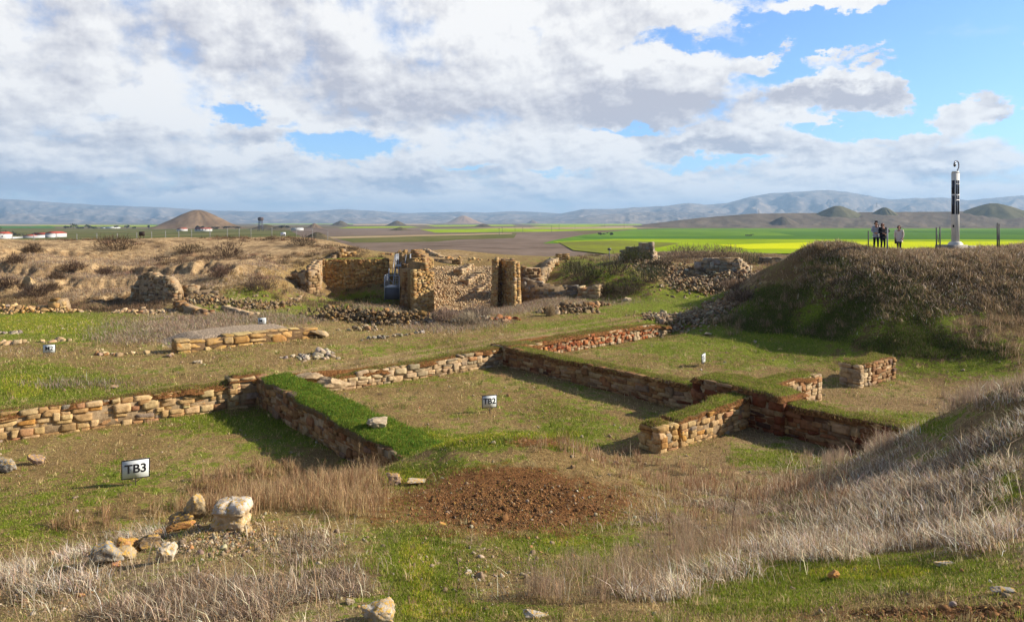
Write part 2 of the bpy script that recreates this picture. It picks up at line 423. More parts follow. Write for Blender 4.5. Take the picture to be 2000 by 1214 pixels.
# ------------------------------------------------------------------ the shape of the ground
W1a = np.array((-15.65, 21.9)); W1b = np.array((-9.25, 26.2))
W2a = np.array((-8.9, 27.0)); W2b = np.array((-0.36, 33.6))
W3a = np.array((1.35, 36.0)); W3b = np.array((9.6, 43.4))
low_pts = [fl(*p) for p in [(0,880),(200,850),(400,820),(490,800),(100,940),(300,900),(500,860),(600,880),(350,960),(150,990),(0,1000),(0,940),(-200,950),(-400,900),
    (700,780),(900,740),(985,725),(800,820),(956,806),(1100,780),(1200,830),(1000,740),(1300,800),(1100,830),(1250,860),(870,800),
    (1100,700),(1250,680),(1300,668),(1374,715),(1500,740),(1600,780),(1700,820),(1650,770),(1780,800),(1550,720),(1400,690),
    (1350,890),(1450,872),(1550,880),(1600,892),(1470,850),(1400,905),(1850,790),(2000,770),(2200,770),(950,835)]]
fg = [P(*p) for p in [(1850,805,15),(1950,758,14),(2000,745,13.5),(2150,720,13),(1720,872,16.5),(1640,920,16),(1560,950,15.5),(1450,950,17),(1350,930,18.3),
    (1900,900,11),(2000,850,11),(1750,950,11.5),(1800,1050,8.5),(2000,1000,8),(1600,1020,10.5),(1450,1000,12.5),(1300,1000,12.5),(1250,930,16.5),(1180,1000,12),(1350,1080,9.5),
    (1500,1080,8.8),(1700,1100,7.5),(2000,1100,6.2),(1900,1214,4.8),(1500,1214,5.6),(1300,1150,7.3),(1100,1214,6),(1200,1090,9),
    (950,850,16.7),(1040,846,16.7),(880,866,16.3),(830,883,16.3),(765,912,16.2),(700,943,15.6),(1110,873,16.2),(1180,905,16.2),(1000,930,14),(800,940,14.5),(1150,970,13),(1000,1000,11.5),
    (850,1000,11.5),(1000,1080,9),(850,1100,8.5),(700,1000,11.5),(700,1100,8.3),(850,1214,6.3),
    (600,960,15),(500,985,13),(450,1030,10.8),(350,1022,12),(250,1062,10.5),(150,1085,10),(50,1140,9),(-100,1190,8.5),(200,1130,8.8),(400,1100,8.5),(600,1060,9.7),(550,1130,8),(300,1214,6.5),(100,1214,7),
    (2000,1214,4.6),(1640,965,12.5),(1850,870,13)]]
fg += [(-1,18.9,-6.35),(1,18.9,-6.35),(-3.7,18.6,-6.45),(-2.95,17.7,-6.0),(-2.3,17.3,-5.72),(-1.5,18.2,-5.95),(2.6,18.2,-6.5),(-1,20.6,-6.68),(1,20.6,-6.68),(-2.6,20.2,-6.65),(3,19.8,-6.65),(-6.5,14.8,-6.5),(-8,13.2,-6.5),(-10.5,12.6,-6.5),(-5.0,16.6,-6.6),(-13,12,-6.5),(11,20,-6.7),(13,19.2,-6.6),(14.5,18,-6.2),
    (0,0,-1.7),(0,3,-2.4),(4,2,-1.8),(-4,2,-2.2),(0,-6,-1.5),(-8,-6,-1.8),(8,-6,-1.2),(8,3,-1.6),(15,5,-1.4),(-10,4,-3.2),(-15,8,-5),(16,12,-2.7),(22,18,-5.5),(24,24,-6.6),(-22,10,-6),(-30,14,-6.6)]
mound = [P(*p) for p in [(1560,490,46),(1620,486,44),(1700,491,43),(1850,493,42),(2000,491,41),(2150,490,40),(1500,560,46),(1440,605,45),(1600,560,41),(1500,620,42),(1400,640,42.5),
    (1700,560,39),(1700,640,36),(1600,640,39),(1850,560,37.5),(1850,640,34.5),(1850,700,32.5),(2000,600,35),(2000,700,31),(1750,700,33.5),(1600,690,36),(1480,670,39),(1330,650,43),(1620,520,42.5),(1800,520,39.6),(1950,520,38.5),(1530,520,46)]]
mound += [(23,46,-1.85),(21,52,-2.4),(30,48,-2.0),(30,60,-3.6),(40,50,-2.0),(19.5,50,-2.4),(25,75,-4.5),(35,90,-7),(45,70,-3.5),(36,38,-1.8),(34,30,-6),(17.6,51,-3.4)]
up_pts = [P(*p) for p in [(0,805,22.3),(250,775,24.6),(430,745,26.4),(-200,840,20),(550,725,28.3),(700,710,30.5),(850,690,33),(985,668,35.2),(1150,650,39),(1250,635,42),(1300,631,44),
    (700,640,41),(900,625,44),(1100,600,48.5),(1300,585,52),(1440,575,54),(1350,600,49),(600,610,48),(450,600,50),(250,608,48),(100,612,47),(0,610,47),
    (0,560,54),(0,510,62),(0,470,70),(-200,470,68),(100,540,58),(150,470,73),(230,598,52),(250,540,62),(250,500,70),(300,468,76),(350,516,62),(450,506,65),(400,560,55),(520,560,56),
    (450,467,80),(100,471,74),(200,470,75.5),(380,469,78),(500,467,82),(0,476,86),(200,474,86),(400,474,90),(560,474,93),(450,496,72),(560,463,84),(620,467,84),(680,478,84),(730,497,84),(560,520,66),(600,545,63),(560,590,56),(640,578,64),(740,585,62),(700,600,56),(800,615,55),(900,617,56),(900,613,60.5),
    (980,611,57),(1060,590,57),(1160,585,56),(930,520,72),(880,500,80),(950,510,74),(870,487,88),(960,497,85),(780,498,80),
    (1100,540,64),(1200,580,57),(1200,535,62),(1250,503,68),(1180,512,68),(1300,560,58),(1350,562,59),(1400,530,62),(1470,548,59),(1300,518,70),(1400,508,74),(1500,498,78),(1300,494,84),(1050,500,85),(1150,500,85),(1350,493,86)]]
up_pts += [P(px, HOR + 5.8 * F / D, D) for px, D in [(0, 31), (200, 33), (400, 31), (600, 33), (800, 36), (1000, 39.5), (1200, 46), (100, 39), (300, 39), (500, 39), (-200, 35), (-300, 45)]]
up_pts += [(-14.7, 65, -6.5), (-14.7, 68.6, -3.8), (-50, 60, -3), (-60, 75, -1.8), (-60, 50, -6), (-60, 30, -6), (-40, 15, -6)]
edge = [(x, 100, -6.0) for x in (-90, -70, -50, -32, -15, 10, 30)] + [(70, 100, -8)] + [(x, 125, -12) for x in (-120, -50, 0, 50, 120)] + [(x, 155, -17.5) for x in (-150, -60, 0, 60, 150)]
edge = [(x, y, z) if not (x < -20 and y == 100) else (x, y, -4.6) for x, y, z in edge]

def tps_fit(pts, lam=0.02):
    A = np.array(pts, float); n = len(A)
    d2 = ((A[:, None, :2] - A[None, :, :2]) ** 2).sum(-1)
    K = 0.5 * d2 * np.log(d2 + 1e-9) + np.eye(n) * lam
    Pm = np.hstack([np.ones((n, 1)), A[:, :2]])
    L = np.zeros((n + 3, n + 3)); L[:n, :n] = K; L[:n, n:] = Pm; L[n:, :n] = Pm.T
    w = np.linalg.solve(L, np.concatenate([A[:, 2], np.zeros(3)]))
    return A[:, :2], w
def tps_eval(fit, X, Y):
    A, w = fit; n = len(A); sh = X.shape; x = X.ravel(); y = Y.ravel(); out = np.empty(len(x))
    for i in range(0, len(x), 60000):
        d2 = (x[i:i+60000, None] - A[:, 0]) ** 2 + (y[i:i+60000, None] - A[:, 1]) ** 2
        out[i:i+60000] = (0.5 * d2 * np.log(d2 + 1e-9)) @ w[:n] + w[n] + w[n+1] * x[i:i+60000] + w[n+2] * y[i:i+60000]
    return out.reshape(sh)
FIT_LOW = tps_fit(low_pts + fg + mound + [(-30, 24, -6.7), (-40, 20, -6.7)])
FIT_UP = tps_fit(up_pts + mound + edge + [tuple(p) for p in low_pts if p[0] > 9 and p[1] > 24])
# far edge of the excavated rooms: polyline, z drops on its near side
SPL = [(-60, -8.0, .3), (*W1a, .3), (*W1b, .3), (*W2a, .3), (*W2b, .3), (0.1, 35.0, .3), (*W3a, .3), (*W3b, .5), (15, 46, 3.0), (40, 62, 5.0), (90, 100, 6.0)]
d1 = (W1b - W1a) / np.linalg.norm(W1b - W1a)
SPL[0] = (W1a[0] - 45 * d1[0], W1a[1] - 45 * d1[1], .3)
def signed_edge(X, Y):
    best = np.full(X.shape, 1e9); sgn = np.ones(X.shape); wid = np.ones(X.shape)
    for (ax, ay, aw), (bx, by, bw) in zip(SPL[:-1], SPL[1:]):
        dx, dy = bx - ax, by - ay; L2 = dx * dx + dy * dy
        t = np.clip(((X - ax) * dx + (Y - ay) * dy) / L2, 0, 1)
        d = np.hypot(X - ax - t * dx, Y - ay - t * dy)
        s = np.sign(dx * (Y - ay) - dy * (X - ax))
        k = d < best
        best = np.where(k, d, best); sgn = np.where(k, s, sgn); wid = np.where(k, aw + (bw - aw) * t, wid)
    return best * sgn, wid
def Hfun(X, Y, detail=True):
    X = np.asarray(X, float); Y = np.asarray(Y, float)
    s, w = signed_edge(X, Y)
    k = ss((s - np.where(w < 1, 0.35, 0)) / w, -0.5, 0.5)
    lo = tps_eval(FIT_LOW, X, Y); up = tps_eval(FIT_UP, X, Y)
    # the rooms are flat
    z = lo * (1 - k) + up * k
    # gentle berm behind the boulder wall
    t = (X + 14.6) / 7.5
    z = z + 0.0 * t
    if detail:
        far = ss(Y, 46, 60); rough = far * ss(Y, 120, 90)
        md = ss(X, 8, 14) * ss(Y, 30, 34) * ss(Y, 50, 44)
        fgm = ss(Y, 20, 15)
        z = z + 0.05 * fbm(X * 0.7, Y * 0.7, 4, 3) + 0.018 * fbm(X * 3.1, Y * 3.1, 3, 5)
        rough = rough * (1 - .88 * ss(Y, 64, 73))
        z = z + rough * (0.75 * fbm(X * 0.11, Y * 0.13, 3, 10) + 0.22 * fbm(X * 0.28, Y * 0.28, 4, 11) + 0.14 * fbm(X * 1.1, Y * 1.1, 5, 12, .6) + 0.10 * fbm(X * 2.7, Y * 2.7, 3, 13, .6))
        bk = ss(X, -12, -22) * ss(Y, 50, 56) * ss(Y, 73, 66)
        rid = np.abs(fbm(X * 0.45 + 3, Y * 0.2, 5, 31)); z = z - bk * (0.8 * (0.35 - rid).clip(0, 1)) * 1.0
        zl = z + .9 * fbm(X * .16, Y * .2, 4, 17); q = zl / 1.1; fr_ = q - np.floor(q); z = z + bk * .65 * (ss(fr_, .05, .35) - fr_)
        z = z + (md * 0.16 + fgm * 0.07) * fbm(X * 0.9, Y * 0.9, 4, 21)
        cl = np.exp(-(((X - 0.1) / 2.0) ** 2 + ((Y - 12.2) / 2.6) ** 2) ** 2)
        z = z + cl * 0.045 * fbm(X * 7, Y * 7, 3, 41)
    return z
def hz(x, y): return float(Hfun(np.array([x]), np.array([y]))[0])

rows = [-8.0]
while rows[-1] < 152: rows.append(rows[-1] + 0.035 + 0.0036 * max(rows[-1], 0))
rows = np.array(rows); NX = 720
u = np.linspace(-1, 1, NX)
GY = np.repeat(rows[:, None], NX, 1); GX = u[None, :] * (np.maximum(rows, 0)[:, None] * 0.98 + 9)
GZ = Hfun(GX, GY)
PX, PY = proj(GX, GY, GZ)
def blobmask(PX, PY, lst, base=0.0):
    m = np.full(PX.shape, float(base))
    for (px, py, rx, ry, a) in lst:
        d = ((PX - px) / rx) ** 2 + ((PY - py) / ry) ** 2
        m = m + a * np.exp(-d * 0.9)
    return m
GREEN = [(100,640,150,24,.9),(60,620,100,14,.4),(100,740,150,30,.45),(30,765,70,40,.5),(660,600,110,14,.6),(540,620,80,12,.3),(900,680,200,22,.3),(1330,600,170,26,.6),(1150,640,150,16,.45),(1400,575,70,10,.5),
    (750,740,150,16,.4),(300,775,200,12,.5),(400,820,120,26,.45),(230,940,110,36,.4),(60,1000,90,60,.3),(560,850,90,40,.5),(1050,790,110,34,.3),(1180,830,110,30,.3),(820,850,60,14,.7),
    (870,868,120,9,1.3),(1000,852,90,6,1.3),(735,935,60,12,1.1),(1110,872,50,8,1.0),(850,925,120,28,.6),(1110,850,40,14,.5),(1280,680,60,12,.4),(1500,690,200,30,.4),(1600,820,100,30,.25),(1750,830,80,20,.5),(1880,715,130,26,.5),(1650,620,170,60,.45),(1480,650,120,24,.5),(1620,520,30,12,.7),
    (1500,900,90,18,.5),(800,1060,70,50,.5),(820,1140,80,70,.65),(900,1200,170,26,.6),(1080,1060,110,18,.55),(1700,1120,280,34,.75),(1450,1170,120,30,.5),(1900,970,90,40,.25),(1800,830,50,20,.3),(1870,900,60,22,.5),(1640,985,60,20,.5),(1960,960,60,24,.4),(1700,1000,40,14,.4),
    (1150,1050,130,60,.25),(620,1140,30,20,.5),(1560,1000,90,40,.4),(1330,950,80,20,.2),(480,575,60,14,.6),(420,600,60,14,.5),(700,585,50,14,.8),(1240,545,90,30,.3),(1150,520,60,20,.4),(200,810,60,20,.1),(1950,830,60,30,.2)]
DIRT = [(990,985,285,70,1.0),(1060,862,80,14,.7),(980,930,130,18,.3),(1850,1200,280,22,.9),(1450,1212,120,12,.4),(930,700,40,8,.2),(1500,600,60,14,.1)]
PALE = [(200,530,330,56,.95),(350,480,300,16,.5),(60,500,200,50,.3),(420,490,170,26,.4),(560,480,140,22,.35),(430,1060,110,34,.5),(300,1140,150,40,.18),(90,1170,120,40,.22),(1400,545,130,22,.6),(1300,530,90,18,.3),(870,500,100,18,.5),
    (640,560,60,14,.3),(1000,1120,120,40,.18),(700,1120,60,60,.1),(1040,860,60,20,.1),(1100,530,60,10,.2),(430,590,120,14,.25)]
MAUVE = [(330,645,160,20,1),(450,620,160,14,.7),(1800,950,400,130,1),(130,1110,140,60,.5),(450,1180,350,90,.8),(1000,585,300,16,.5),(1350,1130,200,60,.6)]
BROWN = [(1900,690,150,50,.7),(150,575,330,30,.7),(1700,570,380,120,1.0),(1180,540,120,50,.8),(230,590,110,22,.8),(250,500,80,30,.3)]
def ground_masks(X, Y, PX, PY):
    g = blobmask(PX, PY, GREEN, 0.21); d = blobmask(PX, PY, DIRT, 0.0); p = blobmask(PX, PY, PALE, 0.02)
    # trodden track across the terrace
    tr = np.zeros(PX.shape)
    pts = [(380, 760), (600, 722), (900, 672), (1150, 632), (1330, 602), (1450, 585)]
    for (ax, ay), (bx, by) in zip(pts[:-1], pts[1:]):
        for off in (0, 9):
            dx, dy = bx - ax, by - ay
            t = np.clip(((PX - ax) * dx + (PY - ay - off) * dy) / (dx * dx + dy * dy), 0, 1)
            dd = np.abs(PY - ay - off - t * dy) + np.abs(PX - ax - t * dx) * 0.3
            tr = np.maximum(tr, np.exp(-(dd / 2.6) ** 2))
    g = g - 0.35 * tr
    far = ss(Y, 85, 110); g = g * (1 - far) + 0.3 * far
    mv = np.clip(blobmask(PX, PY, MAUVE), 0, 1)[..., None]; br = np.clip(blobmask(PX, PY, BROWN), 0, 1)[..., None]
    tint = np.array((.37, .27, .12)) * (1 - mv) + np.array((.42, .32, .21)) * mv
    tint = tint * (1 - br) + np.array((.19, .13, .07)) * br
    tint = tint * (1 - 0.25 * tr[..., None]) + np.array((.42, .34, .2)) * 0.25 * tr[..., None]
    s, w = signed_edge(X, Y)
    cut = np.exp(-((s - .35) / .35) ** 2) * (w < 1)
    d = d + 0.8 * cut
    return g, np.clip(d, 0, 1.2), np.clip(p, 0, 1.2), tint
gG, gD, gP, gT = ground_masks(GX, GY, PX, PY)
nr = len(rows)
ii = np.arange(nr - 1)[:, None] * NX + np.arange(NX - 1)[None, :]
Qf = np.stack([ii, ii + 1, ii + NX + 1, ii + NX], -1).reshape(-1, 4)
gv = np.stack([GX, GY, GZ], -1).reshape(-1, 3)
gmc = np.stack([gG, gD, gP], -1).reshape(-1, 3)
ground = mesh_np('ground', gv, [Qf], M_GROUND, cols={'gm': gmc, 'tint': gT.reshape(-1, 3)}, smooth=True)
tag(ground, kind='structure')

# scatter helper: random points on the ground, denser close to the camera
cellA = np.diff(GX, axis=1)[:-1] * np.diff(GY, axis=0)[:, :-1]
def scatter(mask, n, seed, power=2.0, ymin=2.5, ymax=95, margin=240):
    rng = np.random.RandomState(seed)
    D = np.maximum(GY[:-1, :-1], 1.0)
    w = cellA * np.clip(mask[:-1, :-1], 0, 5) / D ** power
    ok = (GY[:-1, :-1] > ymin) & (GY[:-1, :-1] < ymax) & (PX[:-1, :-1] > -margin) & (PX[:-1, :-1] < 2000 + margin) & (PY[:-1, :-1] < 1400)
    w = np.where(ok, w, 0).ravel(); c = np.cumsum(w); c /= c[-1]
    k = np.searchsorted(c, rng.rand(n)); i = k // (NX - 1); j = k % (NX - 1)
    a = rng.rand(n); b = rng.rand(n)
    def bil(G): return (G[i, j] * (1 - a) + G[i, j + 1] * a) * (1 - b) + (G[i + 1, j] * (1 - a) + G[i + 1, j + 1] * a) * b
    return np.stack([bil(GX), bil(GY), bil(GZ)], -1), i, j

# ------------------------------------------------------------------ grass blades
def blade_geo(Pt, h, w, lean, col, rng, bend=0.5):
    N = len(Pt); th = rng.uniform(0, 2 * np.pi, N); wx = np.stack([np.cos(th), np.sin(th), np.zeros(N)], -1) * (w / 2)[:, None]
    up = np.zeros((N, 3)); up[:, 2] = 1; l3 = np.zeros((N, 3)); l3[:, :2] = lean
    nrm = 1 / np.sqrt(1 + (lean ** 2).sum(1))
    hh = (h * nrm)[:, None]
    mid = Pt + up * hh * 0.55 + l3 * hh * 0.55 * bend
    tip = Pt + up * hh + l3 * hh
    base = Pt - up * 0.02
    V = np.stack([base - wx, base + wx, mid + wx * .75, mid - wx * .75, tip], 1).reshape(-1, 3)
    b = np.arange(N)[:, None] * 5
    q = b + np.array([[0, 1, 2, 3]]); t = b + np.array([[3, 2, 4]])
    C = np.repeat(col[:, None, :], 5, 1)
    return V, q, t, C.reshape(-1, 3)
def blades(name, parts, label=None):
    Vs, q, t, C, o = [], [], [], [], 0
    for (V, a, b, c) in parts:
        Vs.append(V); q.append(a + o); t.append(b + o); C.append(c); o += len(V)
    ob = mesh_np(name, np.vstack(Vs), [np.vstack(q), np.vstack(t)], M_BLADE, cols={'col': np.clip(np.vstack(C), 0, 1)})
    tag(ob, label, kind='stuff'); return ob

# ------------------------------------------------------------------ plain, fields, hills
def wobble(poly, amp, n=14, seed=0):
    out = []; m = len(poly); rng = np.random.RandomState(seed)
    for k in range(m):
        a = np.array(poly[k], float); b = np.array(poly[(k + 1) % m], float)
        for j in range(n):
            t = j / n; p = a + (b - a) * t
            out.append(tuple(p + np.array([0, 1]) * amp * fbm(np.array([p[0] * .012 + seed]), np.array([p[1] * .1]), 3, seed)[0]))
    return out
ZP = -16.0
def far_mat(name, c1, c2, scale=0.004, c3=None, stripe=None):
    m, t, b, o = new_mat(name)
    pos = t.node('ShaderNodeNewGeometry').outputs['Position']
    n = t.noise(t.v('MULTIPLY', pos, (1.0, 0.35, 1.0)), scale, 7, 0.65)
    n2 = t.noise(t.v('MULTIPLY', pos, (1.0, 0.5, 1.0)), scale * 9, 5, 0.65)
    c = t.mix(t.ramp(t.m('ADD', t.m('MULTIPLY', n, .65), t.m('MULTIPLY', n2, .35)), 0.38, 0.62), c1, c2)
    if c3: c = t.mix(t.ramp(n2, 0.52, 0.66, 0, 0.6), c, c3)
    if stripe:
        wv = t.node('ShaderNodeTexWave', wave_type='BANDS', bands_direction='X')
        t.put(wv.inputs['Vector'], pos); wv.inputs['Scale'].default_value = stripe; wv.inputs['Distortion'].default_value = 2.0
        wv.inputs['Detail'].default_value = 3; wv.inputs['Detail Scale'].default_value = 0.4
        c = t.mix(t.m('MULTIPLY', wv.outputs[1], 0.22), c, c2)
    t.put(b.inputs['Base Color'], c); b.inputs['Roughness'].default_value = 1; b.inputs['Specular IOR Level'].default_value = 0
    return m
M_PLAIN = far_mat('steppe', (.13, .10, .055), (.23, .18, .11), 0.004, (.10, .11, .035))
pv = []; ys = np.geomspace(110, 42000, 40)
for y in ys:
    for k in range(21): pv.append(((-1 + k / 10) * y * 1.5, y, ZP))
pi = np.array([[r * 21 + k, r * 21 + k + 1, (r + 1) * 21 + k + 1, (r + 1) * 21 + k] for r in range(39) for k in range(20)])
tag(mesh_np('plain', np.array(pv), [pi], M_PLAIN), kind='structure')
base_v = np.array([(-400, -300, -30), (400, -300, -30), (400, 160, -30), (-400, 160, -30)]) 
def field(poly, mat, dz, amp=0.25, seed=0, name='field'):
    pts = []
    for (px, py) in wobble(poly, amp, 16, seed):
        py = max(py, HOR + 0.9); D = -ZP * F / (py - HOR); pts.append(((px - 1000) / F * D, D, ZP + dz))
    me = bpy.data.meshes.new(name); me.from_pydata(pts, [], [list(range(len(pts)))]); me.update(); me.materials.append(mat)
    o = bpy.data.objects.new(name, me); COL.objects.link(o); tag(o, kind='structure'); return o
F_GREEN = far_mat('young wheat', (.10, .19, .028), (.15, .26, .035), 0.01, stripe=0.03)
F_DGREEN = far_mat('wheat', (.07, .15, .03), (.10, .20, .035), 0.004, stripe=0.02)
F_LIME = far_mat('bright crop', (.22, .31, .012), (.32, .41, .02), 0.012)
F_YEL = far_mat('yellow crop', (.47, .53, .012), (.60, .62, .014), 0.02)
F_PUR = far_mat('ploughed field', (.155, .115, .085), (.235, .175, .135), 0.006)
F_TAN = far_mat('stubble field', (.33, .24, .13), (.46, .34, .20), 0.006)
F_OLV = far_mat('pasture', (.10, .11, .03), (.17, .15, .06), 0.01)
F_OLV2 = far_mat('sparse crop', (.16, .16, .04), (.22, .25, .03), 0.02)
fields = [
 ([(560, 446), (1100, 445), (1180, 470), (1130, 505), (600, 505)], F_PUR, .05),
 ([(-900, 447), (560, 446), (620, 480), (-900, 490)], F_OLV, .06),
 ([(640, 462), (1010, 455), (1000, 470), (690, 474)], F_OLV, .12),
 ([(640, 462.5), (1000, 455.5), (1000, 457), (650, 466)], F_TAN, .18),
 ([(900, 468), (1120, 462), (1170, 482), (1000, 486), (780, 478)], F_PUR, .2),
 ([(820, 448), (1240, 443), (1245, 447.5), (1060, 452.5), (850, 454.5)], F_LIME, .15),
 ([(900, 445), (1230, 441.5), (1290, 444.5), (1110, 447.5)], F_TAN, .2),
 ([(830, 439.5), (1000, 438.5), (1010, 441.5), (850, 442.5)], F_LIME, .2),
 ([(1010, 437.5), (1250, 436.5), (1255, 440), (1080, 441)], F_LIME, .25),
 ([(1035, 442), (1150, 440), (1185, 442.5), (1060, 444.5)], F_LIME, .3),
 ([(690, 437.2), (830, 436.8), (850, 439.5), (690, 440)], F_TAN, .2),
 ([(680, 443), (800, 442), (820, 444.5), (660, 446)], F_LIME, .24),
 ([(1080, 470), (1140, 459), (1240, 448), (1300, 446), (3300, 446), (3300, 473), (1060, 476)], F_GREEN, .3),
 ([(1500, 452), (3300, 444), (3300, 458), (1560, 462)], F_DGREEN, .36),
 ([(1120, 463), (1500, 461), (3300, 467), (3300, 471.5), (1500, 467.5), (1150, 466)], F_DGREEN, .4),
 ([(1080, 473), (1200, 467.5), (3300, 471), (3300, 495), (1200, 497)], F_LIME, .46),
 ([(1090, 474), (1210, 470), (1330, 476), (1210, 500), (1120, 490)], F_OLV2, .52),
 ([(1400, 479.5), (1620, 473.5), (3300, 471.5), (3300, 488), (1460, 488)], F_YEL, .58),
 ([(-900, 437), (290, 438), (330, 440.5), (-900, 444)], F_DGREEN, .15),
 ([(-900, 438.6), (130, 438.4), (300, 439.6), (250, 441.2), (-900, 440.4)], F_TAN, .3),
 ([(60, 440.2), (310, 440.2), (320, 443.0), (90, 442.5)], F_LIME, .4),
 ([(-900, 441), (100, 441.6), (110, 446), (-900, 446)], F_DGREEN, .4),
 ([(480, 436.5), (690, 436.5), (690, 438), (520, 438.5)], F_LIME, .3),
]
for k, (poly, m, dz) in enumerate(fields): field(poly, m, dz, 0.35, k)

def ridge(name, sil, D, w, mat, seed, zb=ZP - 2, wb=None, ny=46, nx=640, rough=0.22, fr=1.0, gul=0.5):
    sil = np.array(sil, float); px = np.linspace(sil[0, 0], sil[-1, 0], nx)
    py = np.interp(px, sil[:, 0], sil[:, 1]); py = py + 0.45 * fbm(px * 0.06, px * 0 + seed, 4, seed)
    crest = (HOR - py) / F * D; X0 = (px - 1000) / F * D
    sarr = np.concatenate([np.linspace(0, 1, ny), np.linspace(1.06, 1.9, 8)])
    S, XX = np.meshgrid(sarr, X0, indexing='ij'); CR = np.repeat(crest[None], len(sarr), 0)
    Y = D - w * (1 - S)
    a = np.clip(np.minimum(S, 2 - S), 0, 1)
    prof = 0.62 * a ** 1.6 + 0.38 * ss(a, 0.35, 1.0)
    sc = fr / w * 3
    rg = 1 - np.abs(fbm(XX * sc * 1.6, Y * sc * 0.6, 5, seed + 3)) * 2
    nz = fbm(XX * sc * 2.3 + 50, Y * sc * 2.3, 5, seed + 7)
    env = 4 * a * (1 - a) + 0.08
    Z = zb + (CR - zb) * np.clip(prof + env * (gul * 0.3 * (rg - .5) + rough * nz), 0, 0.995)
    Z = np.where(a <= 0, zb, Z)
    XX = XX * (Y / D)                       # keep the ridge's flank under its crest towards the viewer's side
    n0, n1 = Z.shape
    V = np.stack([XX, Y, Z], -1).reshape(-1, 3)
    ii = np.arange(n0 - 1)[:, None] * n1 + np.arange(n1 - 1)[None, :]
    Q = np.stack([ii, ii + 1, ii + n1 + 1, ii + n1], -1).reshape(-1, 4)
    o = mesh_np(name, V, [Q], mat, smooth=True); tag(o, kind='structure'); return o
M_MT = far_mat('mountain slopes', (.13, .125, .12), (.26, .21, .165), 0.0009, (.36, .29, .22))
M_MT2 = far_mat('mountain heath', (.13, .12, .12), (.27, .22, .17), 0.0011, (.38, .31, .24))
M_HILL = far_mat('brown hill', (.12, .095, .07), (.19, .15, .11), 0.012, (.085, .10, .045))
ridge('mountain', [(-1600, 434), (-1100, 405), (-700, 385), (-250, 380), (-100, 384), (0, 388), (80, 393), (180, 400), (300, 404), (420, 411), (540, 414), (620, 412), (665, 408), (720, 411), (790, 416), (900, 414), (950, 415), (1000, 412), (1100, 417), (1200, 416), (1300, 418)],
      15000, 7000, M_MT, 5, fr=2.4, gul=0.9)
ridge('mountain', [(1050, 424), (1100, 416), (1140, 408), (1200, 408), (1260, 404), (1300, 402), (1345, 396), (1380, 400), (1420, 397), (1460, 386), (1500, 377), (1540, 376), (1580, 373), (1620, 371), (1660, 376), (1700, 383), (1740, 389), (1800, 387), (1850, 386), (1890, 391), (1940, 387), (1985, 382), (2060, 380), (2300, 386), (2700, 392), (3200, 404), (3700, 434)],
      13000, 5500, M_MT2, 9, fr=2.2, gul=0.9)
ridge('foothill', [(1090, 433), (1150, 421), (1230, 415), (1300, 413), (1400, 416), (1480, 421), (1560, 428), (1640, 436)], 9500, 2600, M_MT2, 15, fr=1.6)
ridge('foothill', [(900, 433), (1010, 428), (1090, 424), (1170, 427), (1260, 432), (1330, 437)], 10500, 2200, M_MT2, 18, fr=1.6)
ridge('hill', [(1225, 445), (1260, 438), (1300, 433), (1370, 425), (1470, 417), (1560, 416), (1640, 415), (1727, 414), (1860, 413), (1940, 411), (2060, 410), (2300, 404), (2600, 414), (2900, 445)],
      2500, 560, M_HILL, 23, fr=1.5, gul=0.28, rough=0.08)

def tumulus(px, top, hw, py_base, mat, label, seed, k=1.5, Dx=None):
    D = Dx or -(ZP) * F / (py_base - HOR); H = (HOR - top) / F * D - ZP; r = hw / F * D * 1.15
    n, m = 26, 64; V = []; rng = np.random.RandomState(seed)
    rr = np.linspace(0, 1, n)[:, None]; th = np.linspace(0, 2 * np.pi, m, endpoint=False)[None]
    prof = np.clip(1 - rr, 0, 1) ** k * 0.45 + 0.55 * (np.cos(np.clip(rr, 0, 1) * np.pi) + 1) / 2
    prof = np.minimum(prof, 0.965) / 0.965
    gul = np.abs(fbm(th * 3.2 + np.zeros_like(rr), rr * 1.4 + seed, 4, seed)); z = H * (prof - 0.10 * gul * np.sin(np.pi * rr) * 1.5)
    z = np.where(rr >= 1, -2, z)
    V = np.stack([rr * r * np.cos(th), rr * r * np.sin(th), z], -1).reshape(-1, 3)
    ii = np.arange(n - 1)[:, None] * m; a = np.arange(m)[None]; b = (a + 1) % m
    Q = np.stack([ii + a, ii + m + a, ii + m + b, ii + b], -1).reshape(-1, 4)
    o = mesh_np('burial_mound', V, [Q], mat, smooth=True, loc=((px - 1000) / F * D, D, ZP))
    tag(o, label, 'burial mound', 'burial mounds on the plain', 'thing'); return o
M_TUM = far_mat('mound earth', (.15, .10, .06), (.28, .19, .115), 0.02, (.10, .085, .045))
M_TUM2 = far_mat('dark mound turf', (.075, .065, .035), (.14, .105, .06), 0.03)
M_TUM3 = far_mat('orange mound', (.30, .17, .075), (.38, .24, .12), 0.01)
tumulus(386, 410, 84, 446.5, M_TUM, 'tall brown cone-shaped mound rising left of the watchtower', 3, 1.2)
tumulus(905, 421, 40, 436.8, M_TUM3, 'orange-tan mound far out on the plain above the bright green field', 4)
tumulus(520, 438, 34, 448, M_TUM2, 'low dark green mound at the foot of the watchtower', 5)
tumulus(665, 431, 22, 441, M_TUM2, 'small dark mound standing right of the long white shed', 6)
tumulus(775, 431, 24, 441, M_TUM2, 'small dark mound midway between the watchtower and the orange mound', 7)
tumulus(782, 443.5, 24, 450, M_TUM2, 'flat dark mound lying nearest below the pair of small mounds', 8)
tumulus(614, 436, 18, 446, M_TUM, 'reddish worn mound behind the white notice board on the rim', 9)
tumulus(944, 437, 22, 443, M_TUM2, 'flat brown mound on the field below the orange mound', 10)
tumulus(620, 453, 42, 472, M_TUM2, 'broad dark grassy mound just beyond the rim fence', 11)
